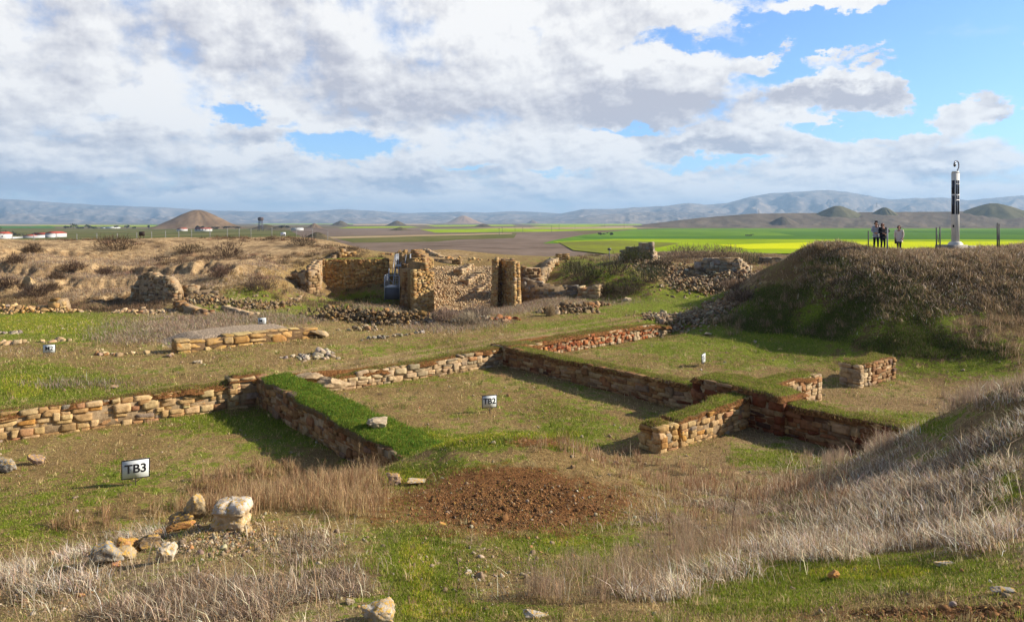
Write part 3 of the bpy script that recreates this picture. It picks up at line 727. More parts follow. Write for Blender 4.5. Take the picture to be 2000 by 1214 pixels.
tumulus(1040, 429.5, 14, 437, M_TUM, 'tiny brown mound near the horizon right of the orange mound', 12)
M_TUM4 = far_mat('green mound turf', (.115, .11, .06), (.175, .16, .095), 0.02)
tumulus(1636, 402, 92, 0, M_TUM4, 'broad dark green mound on the crest of the brown hill', 21, 1.5, 2450)
tumulus(1727, 405, 58, 0, M_TUM4, 'smaller dark mound right of the broad one on the brown hill', 22, 1.5, 2440)
tumulus(1940, 397, 130, 0, M_TUM4, 'wide low green mound on the hill behind the camera column', 23, 1.5, 2450)
tumulus(1530, 423, 44, 0, M_HILL, 'low brown bump on the flank of the brown hill', 24, 1.5, 2250)
tumulus(545, 441, 24, 449, M_TUM2, 'low dark hump beside the watchtower mound', 13)

# ------------------------------------------------------------------ masonry
def face_stones(A, B, zb, ztop, pal, ch, sl, depth=0.25, batter=0.0, e0=0.0, e1=0.0, rng=None, gap=0.02, jut=0.03, sides=1, zt_max=None, flip=False):
    """stones on the vertical (or battered) face above the line A->B, outside on the right hand of A->B. returns C, D, M, cols"""
    A = np.array(A, float); B = np.array(B, float); L = np.linalg.norm(B - A); tx = (B - A) / L; nx = np.array([tx[1], -tx[0]])
    C, Dm, ang = [], [], []
    z = zb; zmax = zt_max if zt_max is not None else max(ztop(t) for t in np.linspace(0, 1, 41))
    while z < zmax - 0.03:
        h = rng.uniform(*ch); h = min(h, max(zmax - z, 0.05)); s = e0 * (z - zb) - rng.uniform(0, sl[0] * .3)
        end = L - e1 * (z - zb)
        while s < end - 0.04:
            l = rng.uniform(*sl); l = min(l, end - s + rng.uniform(0, .04)); t = (s + l / 2) / L
            zt = ztop(min(max(t, 0), 1))
            hs = h * rng.uniform(0.94, 1.05)
            if z + h * .45 < zt:
                off = -depth / 2 + rng.uniform(-jut, jut) - batter * (z + h / 2 - zb)
                p = A + tx * (s + l / 2) + nx * off
                if depth > .26 and zt_max is not None and rng.rand() < .13 and z + h * 1.7 < zt:
                    C.append((p[0] + nx[0] * .025, p[1] + nx[1] * .025, z + h * .85)); Dm.append((l * .9, depth, h * 1.7)); ang.append(math.atan2(tx[1], tx[0]))
                elif rng.rand() < .22 and h > .13:
                    f = rng.uniform(.35, .65)
                    for (zc_, hh_) in ((z + h * f / 2, h * f), (z + h * (1 + f) / 2, h * (1 - f))):
                        C.append((p[0], p[1], zc_)); Dm.append((l - gap, depth, hh_ - gap)); ang.append(math.atan2(tx[1], tx[0]))
                else:
                    C.append((p[0], p[1], z + h / 2)); Dm.append((l - gap, depth, hs - gap)); ang.append(math.atan2(tx[1], tx[0]))
                # thin stones sometimes doubled
            s += l
        z += h
    return C, Dm, ang
def topfun(prof):
    t = [p[0] for p in prof]; z = [p[1] for p in prof]
    return lambda x: float(np.interp(x, t, z))
GCAP = dict(g=0.6, d=0.2)
def cap_mesh(A, B, w, top, over=0.06, g=0.6, d=0.2, dz=0.04, seed=0, droop=0.12, parent=None, name='turf_cap', w1=None, wob=0.15):
    A = np.array(A, float); B = np.array(B, float); L = np.linalg.norm(B - A); tx = (B - A) / L; nx = np.array([tx[1], -tx[0]])
    na = max(int(L / 0.10), 6); nb = max(int(w / 0.09), 8)
    t = np.linspace(-0.02, 1.02, na)[:, None]; s = np.linspace(-0.1, 1.1, nb)[None]
    ww = w if w1 is None else w + (w1 - w) * np.clip(t, 0, 1)
    edge_n = wob * fbm(t * L * 1.5 + seed, s * 0 + (s > .5) * 7.0, 3, seed)
    off = over - (ww + 2 * over) * np.clip(s, 0, 1) + np.where(s < .5, edge_n, -edge_n)
    X = A[0] + tx[0] * L * t + nx[0] * off; Y = A[1] + tx[1] * L * t + nx[1] * off
    Z = np.array([[top(min(max(float(a), 0), 1)) for a in t[:, 0]]]).T + dz + 0 * s
    es = np.minimum(np.minimum(s, 1 - s) * ww, np.minimum(t, 1 - t) * L)
    Z = Z + 0.05 * ss(es, 0, 0.3) + 0.075 * fbm(X * 2.2, Y * 2.2, 4, seed + 2) - droop * (es < 0.0) - 0.03 * (1 - ss(es, 0, .12))
    V = np.stack([X + 0 * Z, Y + 0 * Z, Z], -1).reshape(-1, 3); n1 = nb
    ii = np.arange(na - 1)[:, None] * n1 + np.arange(n1 - 1)[None]
    Q = np.stack([ii, ii + n1, ii + n1 + 1, ii + 1], -1).reshape(-1, 4)
    e = np.clip(1 - es / 0.16, 0, 1)
    gg = (g * (1 - e) + 0.0 * e + 0 * Z); dd = d + 0.75 * e + 0 * Z
    gm = np.stack([gg, dd, 0 * gg], -1).reshape(-1, 3)
    tint = np.repeat([[.24, .175, .085]], len(V), 0)
    o = mesh_np(name, V, [Q], M_GROUND, parent, cols={'gm': gm, 'tint': tint}, smooth=True)
    CAPS.append((X + 0 * Z, Y + 0 * Z, Z, gg * (es > 0.02)))
    return o
CAPS = []
def core_mesh(A, B, w, zb, prof, parent, col=(.20, .14, .08), inset=0.03, name='mortar_core', batter=0.0, be=0.0, bs=0.0):
    A = np.array(A, float); B = np.array(B, float); L = np.linalg.norm(B - A); tx = (B - A) / L; nx = np.array([tx[1], -tx[0]])
    ts = sorted(set([inset / L, 1 - inset / L] + [p[0] for p in prof if 0.02 < p[0] < .98])); top = topfun(prof); V = []
    for t in ts:
        p = A + tx * L * t; zt = top(t) - 0.03
        for off, z in ((-inset, zb), (-w + inset, zb), (-w + inset + batter * (zt - zb), zt), (-inset - batter * (zt - zb), zt)):
            q = p + nx * off + (tx * (bs * (1 - t) - be * t) * (zt - zb) if z > zb else 0); V.append((q[0], q[1], z))
    Fc = []
    for k in range(len(ts) - 1):
        a = 4 * k; b = a + 4
        Fc += [(a, b, b + 3, a + 3), (a + 1, a + 2, b + 2, b + 1), (a + 2, a + 3, b + 3, b + 2), (a, a + 1, b + 1, b)]
    Fc += [(0, 3, 2, 1), (len(V) - 4, len(V) - 3, len(V) - 2, len(V) - 1)]
    return mesh_np(name, np.array(V), [np.array(Fc)], M_STONE, parent, cols={'col': np.repeat([col], len(V), 0)})
def wall(name, label, A, B, w, zb, prof, pal='tan', ch=(.11, .2), sl=(.2, .5), n=3, mat=None, seed=0, faces='fse', cap=None, depth=0.24, batter=0.0,
         pal_end=None, jut=0.03, rnd=0.12, core_col=(.40, .29, .17), cat='wall', group=None, gap=0.003, pal_fn=None, back=False, cuts=2, noise=0.06, be=0.0, bs=0.0):
    """retaining or free wall; its face is on the right hand side of A->B; w thickness behind it"""
    rng = np.random.RandomState(seed); mat = mat or M_STONE
    A = np.array(A, float); B = np.array(B, float); L = np.linalg.norm(B - A); tx = (B - A) / L; nx = np.array([tx[1], -tx[0]])
    root = thing(name, label, cat, (A[0], A[1], zb), 0, group)
    off = Vector((-A[0], -A[1], -zb))
    top = topfun(prof); C, D, An, Cl = [], [], [], []
    def run(a, b, pl, tf, bt=None, **kw):
        c, d, an = face_stones(a, b, zb, tf, pl, ch, sl, depth, batter if bt is None else bt, rng=rng, gap=gap, jut=jut, zt_max=max(p[1] for p in prof), **kw)
        C.extend(c); D.extend(d); An.extend(an)
        cc = pick_cols(pl, len(c), rng) if len(c) else np.zeros((0, 3))
        if pal_fn is not None and len(c):
            for k in range(len(c)): cc[k] = pal_fn(np.array(c[k]), cc[k], rng)
        Cl.append(cc)
    e = batter; be = be or e; bs = bs or e
    if 'f' in faces: run(A, B, pal, top, e0=bs, e1=be)
    if 'e' in faces: run(B, B - nx * w, pal_end or pal, lambda t: top(1.0), bt=be, e0=e, e1=e)
    if 's' in faces: run(A - nx * w, A, pal_end or pal, lambda t: top(0.0), bt=bs, e0=e, e1=e)
    if 'b' in faces: run(B - nx * w, A - nx * w, pal, lambda t: top(1 - t), e0=e, e1=e)
    if len(C):
        Mx = rotz(np.array(An)) @ rot_small(rng, len(C), 0.035)
        V, Q, k = stones(np.array(C), np.array(D), Mx, n, rnd, noise, cuts, seed, .82)
        mesh_np('masonry', V + np.array(off), [Q], mat, root, cols={'col': np.repeat(np.vstack(Cl), k, 0)}, smooth=(n >= 6))
    co = core_mesh(A, B, w, zb - .1, prof, root, core_col, batter=batter, be=be, bs=bs); co.location = off
    if cap:
        c = cap_mesh(A, B, w, top, seed=seed + 5, parent=root, **cap); c.location = off
    return root
def at_px(px, py, z): return P(px, py, -z * F / (py - HOR))
FZ = -6.78
# --- the excavated rooms
def tanlow(p, c, rng):
    return c
wall('retaining_wall', 'long low tan rubble wall along the far side of the left room, left of the grass-topped wall', W1a - 4.2 * d1, W1b + .1 * d1, .75, FZ,
     [(0, -5.94), (.3, -5.90), (.6, -5.86), (.8, -5.84), (1, -5.80)], 'tan', (.11, .23), (.2, .6), 4, seed=11, faces='f', depth=.3, cap=dict(g=.35, d=.5, over=.02, dz=.02), rnd=.07, jut=.05, cuts=2, noise=.03)
wall('wall_pier', 'stubby stone pier with earth on top at the upper end of the grass-topped wall', W1b - .95 * d1, W1b + .35 * d1, .8, FZ,
     [(0, -5.60), (1, -5.58)], 'tan', (.16, .24), (.3, .6), 4, seed=12, faces='fse', depth=.3, cap=dict(g=.15, d=.6, over=.03, dz=.0), rnd=.07, jut=.05).location.y -= .14
dv = np.array((5.1, -6.5)) / np.linalg.norm((5.1, -6.5))
g0 = np.array((-9.32, 26.15)); g1 = g0 + dv * 11.2
wall('grass_topped_wall', 'thick stone wall with a bright green grass top between the two nearest rooms', g0, g1, 1.25, FZ,
     [(0, -5.66), (.3, -5.74), (.7, -5.80), (1, -5.85)], 'brown', (.12, .24), (.22, .68), 4, seed=13, faces='fe', depth=.3, cap=dict(g=1.25, d=-.25, over=.07, dz=.03, w1=1.5), rnd=.07, jut=.05, cuts=2, noise=.03)
d2 = (W2b - W2a) / np.linalg.norm(W2b - W2a)
wall('retaining_wall', 'low pale sandstone wall along the far side of the middle room', W2a - .1 * d2, W2b + .0 * d2, .8, FZ,
     [(0, -6.2), (.10, -6.0), (.13, -6.22), (.18, -6.28), (.30, -6.25), (.34, -6.18), (.6, -6.1), (.8, -6.0), (1, -5.95)], 'pale', (.12, .23), (.22, .58), 4, seed=14, faces='f', depth=.3, cap=dict(g=.15, d=.55, over=.0, dz=.02), rnd=.07, jut=.05, cuts=2, noise=.03)
for k, (px, py, z, dm, lab) in enumerate([(597, 738, -5.85, (1.1, .8, .35), 'flat weathered slab at the upper right corner of the grass-topped wall'), (648, 748, -5.98, (1.3, .8, .45), 'broad tan boulder on the start of the pale middle wall')]):
    p = at_px(px, py, z); V, Q, kk = stones([(0, 0, 0)], [dm], rotz([.6]), 14, .55, .08, 5, 60 + k)
    o = mesh_np('rock', V, [Q], M_STONE, cols={'col': np.repeat([[.50, .37, .22]], len(V), 0)}, smooth=True, loc=p); tag(o, lab, 'rock')
d3 = (W3b - W3a) / np.linalg.norm(W3b - W3a)
def redfn(p, c, rng):
    f = np.clip((p[0] - 5.5) / 4, 0, 1)
    if rng.rand() < f * .8 or p[2] < -6.62 and rng.rand() < .6: return np.array((.50, .38, .24)) * rng.uniform(.8, 1.1)
    return c
wall('retaining_wall', 'low reddish brown brick-like wall at the far side of the right room', W3a - .2 * d3, W3b, .9, FZ,
     [(0, -6.05), (.3, -6.02), (.6, -6.05), (.85, -6.1), (1, -6.35)], 'red', (.10, .16), (.16, .38), 3, seed=15, faces='f', depth=.28, cap=dict(g=.15, d=.6, over=.08, dz=.03), pal_fn=redfn, rnd=.07, jut=.05)
J0 = np.array((-.40, 33.5)); dw = np.array((10.66, -12.8)) / np.linalg.norm((10.66, -12.8))
def w4fn(p, c, rng):
    s = np.dot(p[:2] - J0, dw)
    if s > 11 and rng.rand() < .6: return pick_cols('darkred', 1, rng)[0]
    if p[2] < -6.4 and rng.rand() < .3: return pick_cols('darkred', 1, rng)[0]
    return c
Lw = 18.0
wall('dividing_wall', 'long brown stone wall with thin turf top running towards the lower right between the two sign rooms', J0, J0 + dw * Lw, .95, FZ,
     [(0, -5.86), (.15, -5.88), (.38, -5.86), (.66, -5.80), (1, -5.8)], 'brown', (.11, .2), (.22, .7), 4, seed=16, faces='f', depth=.3, cap=dict(g=.55, d=.25, over=.05, dz=.02), pal_fn=w4fn, rnd=.07, cuts=2, noise=.03)
a_ = J0 + dw * 14.1; b_ = J0 + dw * 10.7
wall('wall_block', 'raised turf-topped stretch of red-brown wall where the cross walls meet', b_ - .12 * np.array((.77, .64)), a_ - .12 * np.array((.77, .64)), 1.5, FZ,
     [(0, -5.46), (1, -5.58)], 'darkred', (.14, .22), (.3, .75), 4, seed=17, faces='fse', depth=.3, cap=dict(g=.75, d=.15, over=.07, dz=.03), rnd=.32)
# stub at the far corner
wall('wall_pier', 'flat-topped pale stone block where the middle wall meets the long brown wall', np.array((-.25, 33.35)), np.array((1.45, 34.9)), 1.1, FZ,
     [(0, -5.80), (1, -5.95)], 'pale', (.13, .22), (.25, .6), 4, seed=18, faces='fse', depth=.3, cap=dict(g=.35, d=.35, over=.03, dz=.03), rnd=.07)
# pier at the lower right with its gap
dp = np.array((3.65, 2.9)) / np.linalg.norm((3.65, 2.9)); p0 = np.array((4.3, 20.75))
wall('wall_pier', 'square-ended tan pier of dressed blocks at the near end of the cross wall', p0, p0 + dp * .78, .8, FZ,
     [(0, -6.02), (1, -5.96)], 'tan', (.15, .22), (.28, .55), 4, seed=19, faces='fse', pal_end='ochre', depth=.28, cap=dict(g=.25, d=.5, over=-.03, dz=.02), rnd=.08, jut=.02)
wall('cross_wall', 'short tan stone cross wall with a grassy top joining the raised red-brown block', p0 + dp * .93, p0 + dp * 5.3, .85, FZ,
     [(0, -6.02), (.3, -5.95), (1, -5.72)], 'tan', (.10, .18), (.18, .46), 4, seed=20, faces='fs', depth=.3, cap=dict(g=.72, d=.15, over=.04, dz=.06), rnd=.08, jut=.04, cuts=2, noise=.03)
q0 = J0 + dw * 12.6 + np.array((.77, .62)) * 1.3
wall('cross_wall', 'pale sandstone cross wall with grassy top running to the upper right behind the raised block', q0, q0 + np.array((.77, .62)) * 3.9, .9, FZ,
     [(0, -5.72), (.5, -5.70), (1, -5.78)], 'pale', (.13, .2), (.22, .5), 4, seed=21, faces='fe', depth=.3, cap=dict(g=.75, d=.15, over=.02, dz=.04), rnd=.07)
# isolated pier at right
r0 = np.array((14.15, 29.15)); dr = np.array((2.4, 1.9)) / np.linalg.norm((2.4, 1.9))
wall('wall_pier', 'tan block-built pier end standing alone before the dark grassy slope', r0, r0 + dr * .95, .85, FZ, [(0, -5.86), (1, -5.84)], 'pale', (.15, .23), (.3, .6), 4, seed=22, faces='fse', depth=.28,
     cap=dict(g=.6, d=.2, over=0, dz=.03), rnd=.3)
wall('wall_stub', 'short dark-red wall stub right behind the lone pier end at the foot of the slope', r0 + dr * 1.05 - .0 * dr, r0 + dr * 3.2, .95, FZ, [(0, -5.92), (1, -5.86)], 'brown', (.12, .18), (.25, .55), 4, seed=23, faces='fse', depth=.28,
     cap=dict(g=.55, d=.25, over=0.04, dz=.03), rnd=.32)
wall('wall_stub', 'dark low earth-topped stub just left of the pale rubble heap', P(1218, 641, 43.5)[:2], P(1262, 634, 46)[:2], 1.0, -6.35, [(0, -5.98), (1, -5.95)], 'darkred', (.12, .2), (.3, .6), 3, seed=24, faces='fse', depth=.25,
     cap=dict(g=.7, d=.2, over=.06, dz=.04))

# --- the boulder wall with its gravel bed
m0 = np.array(P(345, 690, 31.6)[:2]); m1 = np.array(P(632, 660, 36.2)[:2])
wall('boulder_wall', 'two-course wall of large golden boulders holding back a bed of gravel', m0, m1, .7, -5.98,
     [(0, -5.28), (.12, -5.28), (.16, -5.42), (.25, -5.38), (.30, -5.22), (.8, -5.2), (.9, -5.3), (1, -5.55)], 'ochre', (.28, .35), (.4, .9), 6, seed=25, faces='fs', depth=.6, cap=None, rnd=.3, jut=.05, mat=M_BLOCK, gap=.015, cuts=4, noise=.06, core_col=(.16, .10, .05))
gx, gy = np.meshgrid(np.linspace(0, 1, 70), np.linspace(0, 1, 36), indexing='ij')
dm = (m1 - m0); nm = np.array((-dm[1], dm[0])) / np.linalg.norm(dm)
XX = m0[0] + dm[0] * gx + nm[0] * (.3 + gy * 4.2); YY = m0[1] + dm[1] * gx + nm[1] * (.3 + gy * 4.2)
e = np.minimum(np.minimum(gx * 7.5, (1 - gx) * 7.5), np.minimum(gy * 4.2 + .9, (1 - gy) * 4.2))
ZZ = Hfun(XX, YY, False) - .05 + .60 * ss(e, -.1, 1.6) * (0.75 + .25 * np.sin(gx * 3.1)) + .03 * fbm(XX * 2, YY * 2, 3, 4)
ZZ[:, 0] -= .7
def gravel_mat():
    m, t, b, o = new_mat('gravel'); pos = t.node('ShaderNodeNewGeometry').outputs['Position']
    vo = t.node('ShaderNodeTexVoronoi'); t.put(vo.inputs['Vector'], pos); vo.inputs['Scale'].default_value = 11
    c = t.mix(t.ramp(t.noise(pos, 9, 5, .7), .35, .65), (.30, .22, .14), (.56, .43, .30))
    c = t.mix(t.ramp(vo.outputs['Distance'], .1, .6, .5, 0), c, (.10, .07, .05))
    t.put(b.inputs['Base Color'], c); bump(t, b, t.m('ADD', t.m('SUBTRACT', 1.0, vo.outputs['Distance']), t.noise(pos, 30, 4, .7)), 1.0, .06); return m
M_GRAV = gravel_mat()
n0, n1 = XX.shape; ii = np.arange(n0 - 1)[:, None] * n1 + np.arange(n1 - 1)[None]
gr = mesh_np('gravel_bed', np.stack([XX, YY, ZZ], -1).reshape(-1, 3), [np.stack([ii, ii + n1, ii + n1 + 1, ii + 1], -1).reshape(-1, 4)], M_GRAV, smooth=True)
tag(gr, kind='structure')
M1_POS = None

# --- the citadel gate
G0 = thing  # short
def X_(px, D): return (px - 1000) / F * D
def zpx(py, D): return -(py - HOR) / F * D
def gw(name, label, a, b, w, zb, prof, pal, seed, faces='fse', ch=(.2, .34), sl=(.3, .8), cap=None, **kw):
    return wall(name, label, a, b, w, zb, prof, pal, ch, sl, 2, M_FAR, seed, faces, cap, depth=.3, **kw)
gw('court_wall', 'tall straight ochre ashlar wall closing the left court of the gate', (X_(628, 66), 66), (X_(757, 66), 66.3), 1.4, -6.9, [(0, -3.5), (.3, -3.42), (1, -3.40)], 'gold', 31, 'fs',
   (.11, .16), (.22, .5), cap=dict(g=.6, d=.2, over=.0, dz=.0), jut=.010, rnd=.04, gap=.002, cuts=0, noise=.012, core_col=(.30, .18, .07))
gw('sloping_wall', 'sunlit pale wall stepping down towards the viewer at the left of the court', (X_(583, 56), 56), (X_(630, 66), 66.0), .8, -6.9, [(0, -5.95), (.45, -5.85), (.55, -5.5), (.62, -5.0), (.66, -4.3), (.72, -3.9), (1, -3.45)], 'pale', 32, 'fsb', jut=.015, cuts=0, ch=(.13, .2), sl=(.25, .5))
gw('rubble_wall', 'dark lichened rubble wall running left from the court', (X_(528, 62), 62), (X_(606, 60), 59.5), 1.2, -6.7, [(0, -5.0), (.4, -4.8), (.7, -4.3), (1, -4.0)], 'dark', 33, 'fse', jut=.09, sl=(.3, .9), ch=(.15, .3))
gw('ledge_wall', 'long pale low wall on the ledge behind the court', (X_(508, 72), 72), (X_(622, 73), 73), 1, -4.9, [(0, -3.95), (.4, -3.45), (.6, -3.35), (1, -3.3)], 'pale', 34, 'fse', jut=.06)
gw('wall_stump', 'orange lichened stump of wall above the left court wall', (X_(664, 70), 70), (X_(700, 70), 70.5), 1.5, -3.9, [(0, -2.6), (.3, -2.62), (.34, -2.9), (.75, -2.85), (.8, -3.2), (1, -3.3)], 'ochre', 35, 'fse', jut=.08)
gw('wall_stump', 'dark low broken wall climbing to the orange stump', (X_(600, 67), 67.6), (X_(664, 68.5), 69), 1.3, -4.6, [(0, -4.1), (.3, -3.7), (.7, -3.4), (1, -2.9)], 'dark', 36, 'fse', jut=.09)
gw('wall_stump', 'low brown wall remains between the orange stump and the stair top', (X_(700, 72), 72), (X_(765, 72), 72), 1, -4.2, [(0, -3.3), (.5, -3.45), (.52, -3.1), (1, -3.2)], 'brown', 37, 'fse', jut=.08)
# gate towers
def tower_part(root, a, b, w, zb, zt, pal, seed, faces='fse', batter=.05, name='masonry', ch=(.11, .16), sl=(.2, .5), **kw):
    r = gw('tmp', 'x', a, b, w, zb, zt if isinstance(zt, list) else [(0, zt), (1, zt)], pal, seed, faces, ch, sl, batter=batter, jut=.012, rnd=.04, gap=.002, cuts=0, noise=.012, core_col=(.30, .19, .08), **kw)
    loc = r.location.copy()
    for c in list(r.children):
        c.parent = root; c.location = c.location + loc - root.location
    bpy.data.objects.remove(r)
tw = thing('gate_tower', 'ochre stone gate tower with a slanting sunlit right edge left of the rubble ramp', 'tower', (X_(806, 58), 58, -7.3))
tower_part(tw, (X_(805, 58.0), 58.0), (X_(845, 58.9), 58.9), 3.0, -7.6, [(0, -3.9), (.6, -3.8), (.62, -3.4), (1, -3.3)], 'gold', 41, 'fe', .01, be=.105, pal_end='ochre')
tower_part(tw, (X_(808, 61.7), 61.7), (X_(839, 62.3), 62.3), 5, -7.6, [(0, -3.15), (1, -3.1)], 'gold', 42, 'fe', .01, be=.07, pal_end='ochre')
tower_part(tw, (X_(802, 58), 58), (X_(806.5, 57.5), 57.5), 1.8, -7.6, -4.0, 'gold', 43, 'fse', .0, pal_end='ochre')
tower_part(tw, (X_(781, 59), 59), (X_(802, 58.6), 58.8), 3, -7.6, [(0, -4.5), (.3, -4.3), (.5, -3.9), (1, -3.85)], 'brown', 44, 'fs', .06)
tower_part(tw, (X_(786, 62), 61.5), (X_(831, 62), 61.5), 3, -4.6, -3.55, 'dark', 45, 'fse', .02)
tower_part(tw, (X_(787, 64), 64), (X_(832, 64), 64), 3, -4.2, [(0, -3.05), (.3, -3.0), (.45, -2.65), (.9, -3.0), (1, -3.3)], 'brown', 46, 'fse', .02)
tower_part(tw, (X_(772, 66), 66), (X_(805, 66), 66), 1.5, -4.2, [(0, -2.9), (.2, -2.55), (.3, -2.9), (.6, -2.5), (.65, -3.0), (1, -2.9)], 'ochre', 47, 'fse', .0)
tower_part(tw, (X_(803, 67), 67), (X_(830, 66), 66), 1.2, -4.2, [(0, -2.55), (.4, -2.65), (.41, -2.85), (.65, -2.9), (.66, -3.15), (1, -3.35)], 'gold', 48, 'fse', .0)
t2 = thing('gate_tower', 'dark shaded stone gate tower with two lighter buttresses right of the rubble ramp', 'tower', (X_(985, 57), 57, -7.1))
tower_part(t2, (X_(969, 57.6), 57.9), (X_(1005, 57.6), 57.9), 2.2, -7.5, -3.0, 'dark', 51, 'fse', .01)  # shade put into the main face's dark palette, light into the tan buttresses
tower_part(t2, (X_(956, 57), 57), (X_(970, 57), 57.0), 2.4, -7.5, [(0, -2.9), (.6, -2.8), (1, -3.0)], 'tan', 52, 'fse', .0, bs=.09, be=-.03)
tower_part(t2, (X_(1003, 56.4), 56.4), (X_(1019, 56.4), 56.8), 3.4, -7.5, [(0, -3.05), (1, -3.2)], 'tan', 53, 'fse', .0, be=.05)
# ramp of rubble between them
gx, gy = np.meshgrid(np.linspace(0, 1, 90), np.linspace(0, 1, 60), indexing='ij')
Yr = 59.6 + gy * 12.5; Xr = (X_(836, 60) * (1 - gx) + X_(962, 60) * gx) * (1 + .0 * gy) + gy * (1.6 * (1 - gx) - 0.8 * gx) * -1 + .3 * fbm(gx * 6, gy * 6, 3, 5)
tz = zpx(616, 59.6); Zr = tz + (zpx(519, 72) - tz) * ss(gy, -.15, 1.05) + .22 * fbm(Xr * .6, Yr * .6, 4, 9)
Zr = Zr + .35 * np.clip(gx - .6, 0, 1)
n0, n1 = Xr.shape; ii = np.arange(n0 - 1)[:, None] * n1 + np.arange(n1 - 1)[None]
rgm = np.stack([0 * Xr, .1 + 0 * Xr, .9 + 0 * Xr], -1).reshape(-1, 3)
ramp_root = thing('rubble_ramp', 'sloping pale rubble ramp filling the passage between the two gate towers', 'stone ramp', (X_(900, 60), 60, -7))
rm = mesh_np('earth_fill', np.stack([Xr, Yr, Zr], -1).reshape(-1, 3) - np.array(ramp_root.location), [np.stack([ii, ii + n1, ii + n1 + 1, ii + 1], -1).reshape(-1, 4)], M_GROUND, ramp_root,
             cols={'gm': rgm, 'tint': np.repeat([[.4, .3, .18]], len(rgm), 0)}, smooth=True)
rng = np.random.RandomState(77)
N = 9000; gi = rng.rand(N) * (n0 - 1.01); gj = rng.rand(N) * (n1 - 1.01); a = gi.astype(int); b = gj.astype(int)
C = np.stack([Xr[a, b], Yr[a, b], Zr[a, b]], -1) + rng.normal(size=(N, 3)) * [.08, .1, .02]
D_ = rng.uniform(.06, .17, (N, 1)) * rng.uniform(.6, 1.2, (N, 3))
V, Q, k = stones(C, D_, rot_small(rng, N, .8), 2, .6, .12, 2, 78)
s1 = mesh_np('rubble_facing', V - np.array(ramp_root.location), [Q], M_RUB, ramp_root, cols={'col': np.repeat(pick_cols('pale', N, rng, .10) * 1.12, k, 0)}, smooth=False); tag(s1, kind='stuff')
for k, (pa, pb, D, zt) in enumerate([((903, 525), (925, 519), 69, .7), ((915, 545), (944, 536), 67, .9), ((929, 567), (958, 556), 65, 1.0), ((925, 605), (955, 575), 62.5, 1.0)]):
    gw('ramp_step_wall', ['highest', 'second highest', 'second lowest', 'lowest'][k] + ' of the sunlit pale step walls on the right of the rubble ramp', (X_(pa[0], D - 1), D - 1), (X_(pb[0], D + 1), D + 1.2), .9, zpx(pb[1] + 14, D) - .4,
       [(0, zpx(pa[1] + 1, D)), (1, zpx(pb[1] - 3, D))], 'pale', 60 + k, 'fse', ch=(.13, .2), sl=(.25, .6), jut=.03, group='step walls on the rubble ramp')
gw('low_wall', 'dark mossy stretch of wall behind the top of the rubble ramp', (X_(838, 73), 73), (X_(900, 73), 72.5), 1, -4.9, [(0, -3.75), (1, -3.8)], 'dark', 66, 'fse', jut=.06)
gw('low_wall', 'thin pale wall line slanting over the mound behind the left tower', (X_(826, 84), 84), (X_(862, 76), 76), .7, -4.6, [(0, -3.1), (1, -3.75)], 'pale', 67, 'fse', jut=.05)
# walls right of the gate
gw('low_wall', 'long grey-tan wall running right from the shaded gate tower', (X_(1019, 59.5), 59.5), (X_(1128, 58.6), 58.6), 1.1, -6.8, [(0, -4.6), (.3, -5.0), (.5, -5.2), (1, -5.3)], 'grey', 71, 'fe', jut=.08)
gw('low_wall', 'roofless box of pale wall at the right end of the gate walls', (X_(1128, 57.5), 57.5), (X_(1170, 57), 57), 1.8, -6.5, [(0, -5.3), (.6, -5.2), (.62, -5.05), (1, -5.05)], 'pale', 72, 'fse', jut=.06)
gw('stepped_wall', 'upper terrace wall directly right of the shaded gate tower', (X_(1018, 63), 63), (X_(1056, 63), 63), 1.5, -5.5, [(0, -3.9), (.3, -4.0), (1, -4.05)], 'brown', 73, 'fse', jut=.05)
gw('stepped_wall', 'pale diagonal wall climbing from the gate towards the dark stub', (X_(1056, 63), 62), (X_(1092, 72), 73), .9, -5.6, [(0, -4.9), (.25, -4.6), (.26, -4.2), (.5, -4.1), (.51, -3.85), (.8, -3.7), (1, -3.6)], 'pale', 74, 'fse', jut=.07)
gw('wall_stump', 'small dark ochre-topped block standing on the skyline ledge right of the gate', (X_(1086, 74), 74), (X_(1112, 74), 74), 1.2, -4.5, [(0, -3.45), (.2, -3.3), (.8, -3.25), (1, -3.4)], 'gold', 75, 'fse', jut=.05)
gw('wall_stump', 'little ochre block just below the skyline block', (X_(1080, 70), 70), (X_(1092, 70), 70), .8, -4.8, [(0, -3.95), (1, -3.95)], 'ochre', 76, 'fse')
# ruins to the right
gw('ruined_wall', 'tall grey ruined wall with a broken sunlit pale right end on the hump', (X_(1211, 67), 67), (X_(1272, 67), 66.2), 1.6, -4.2, [(0, -2.95), (.12, -2.5), (.3, -2.35), (.5, -2.3), (.7, -2.15), (.8, -1.95), (1, -1.85)], 'grey', 81, 'fse', pal_end='white', jut=.1, ch=(.2, .36), sl=(.3, .8))  # sunlight on the right end put into its whiter stone colours
gw('ruined_wall', 'sunlit pale stepped end of the ruin on the hump', (X_(1272, 66.5), 66.3), (X_(1289, 67.5), 67.6), 1.4, -4.2, [(0, -1.9), (.3, -2.1), (.35, -2.6), (.7, -2.7), (.75, -3.1), (1, -3.3)], 'white', 82, 'fse', jut=.1)  # white palette holds the sunlight falling on this end
gw('ruined_wall', 'broad ruined wall of large loose blocks above the rubble slope in the middle right', (X_(1357, 62), 62), (X_(1440, 61), 60.4), 1.5, -4.9, [(0, -3.9), (.06, -3.4), (.2, -3.25), (.35, -3.05), (.95, -3.0), (1, -3.2)], 'grey', 83, 'fse', pal_end='white', jut=.13, ch=(.22, .42), sl=(.3, .8))
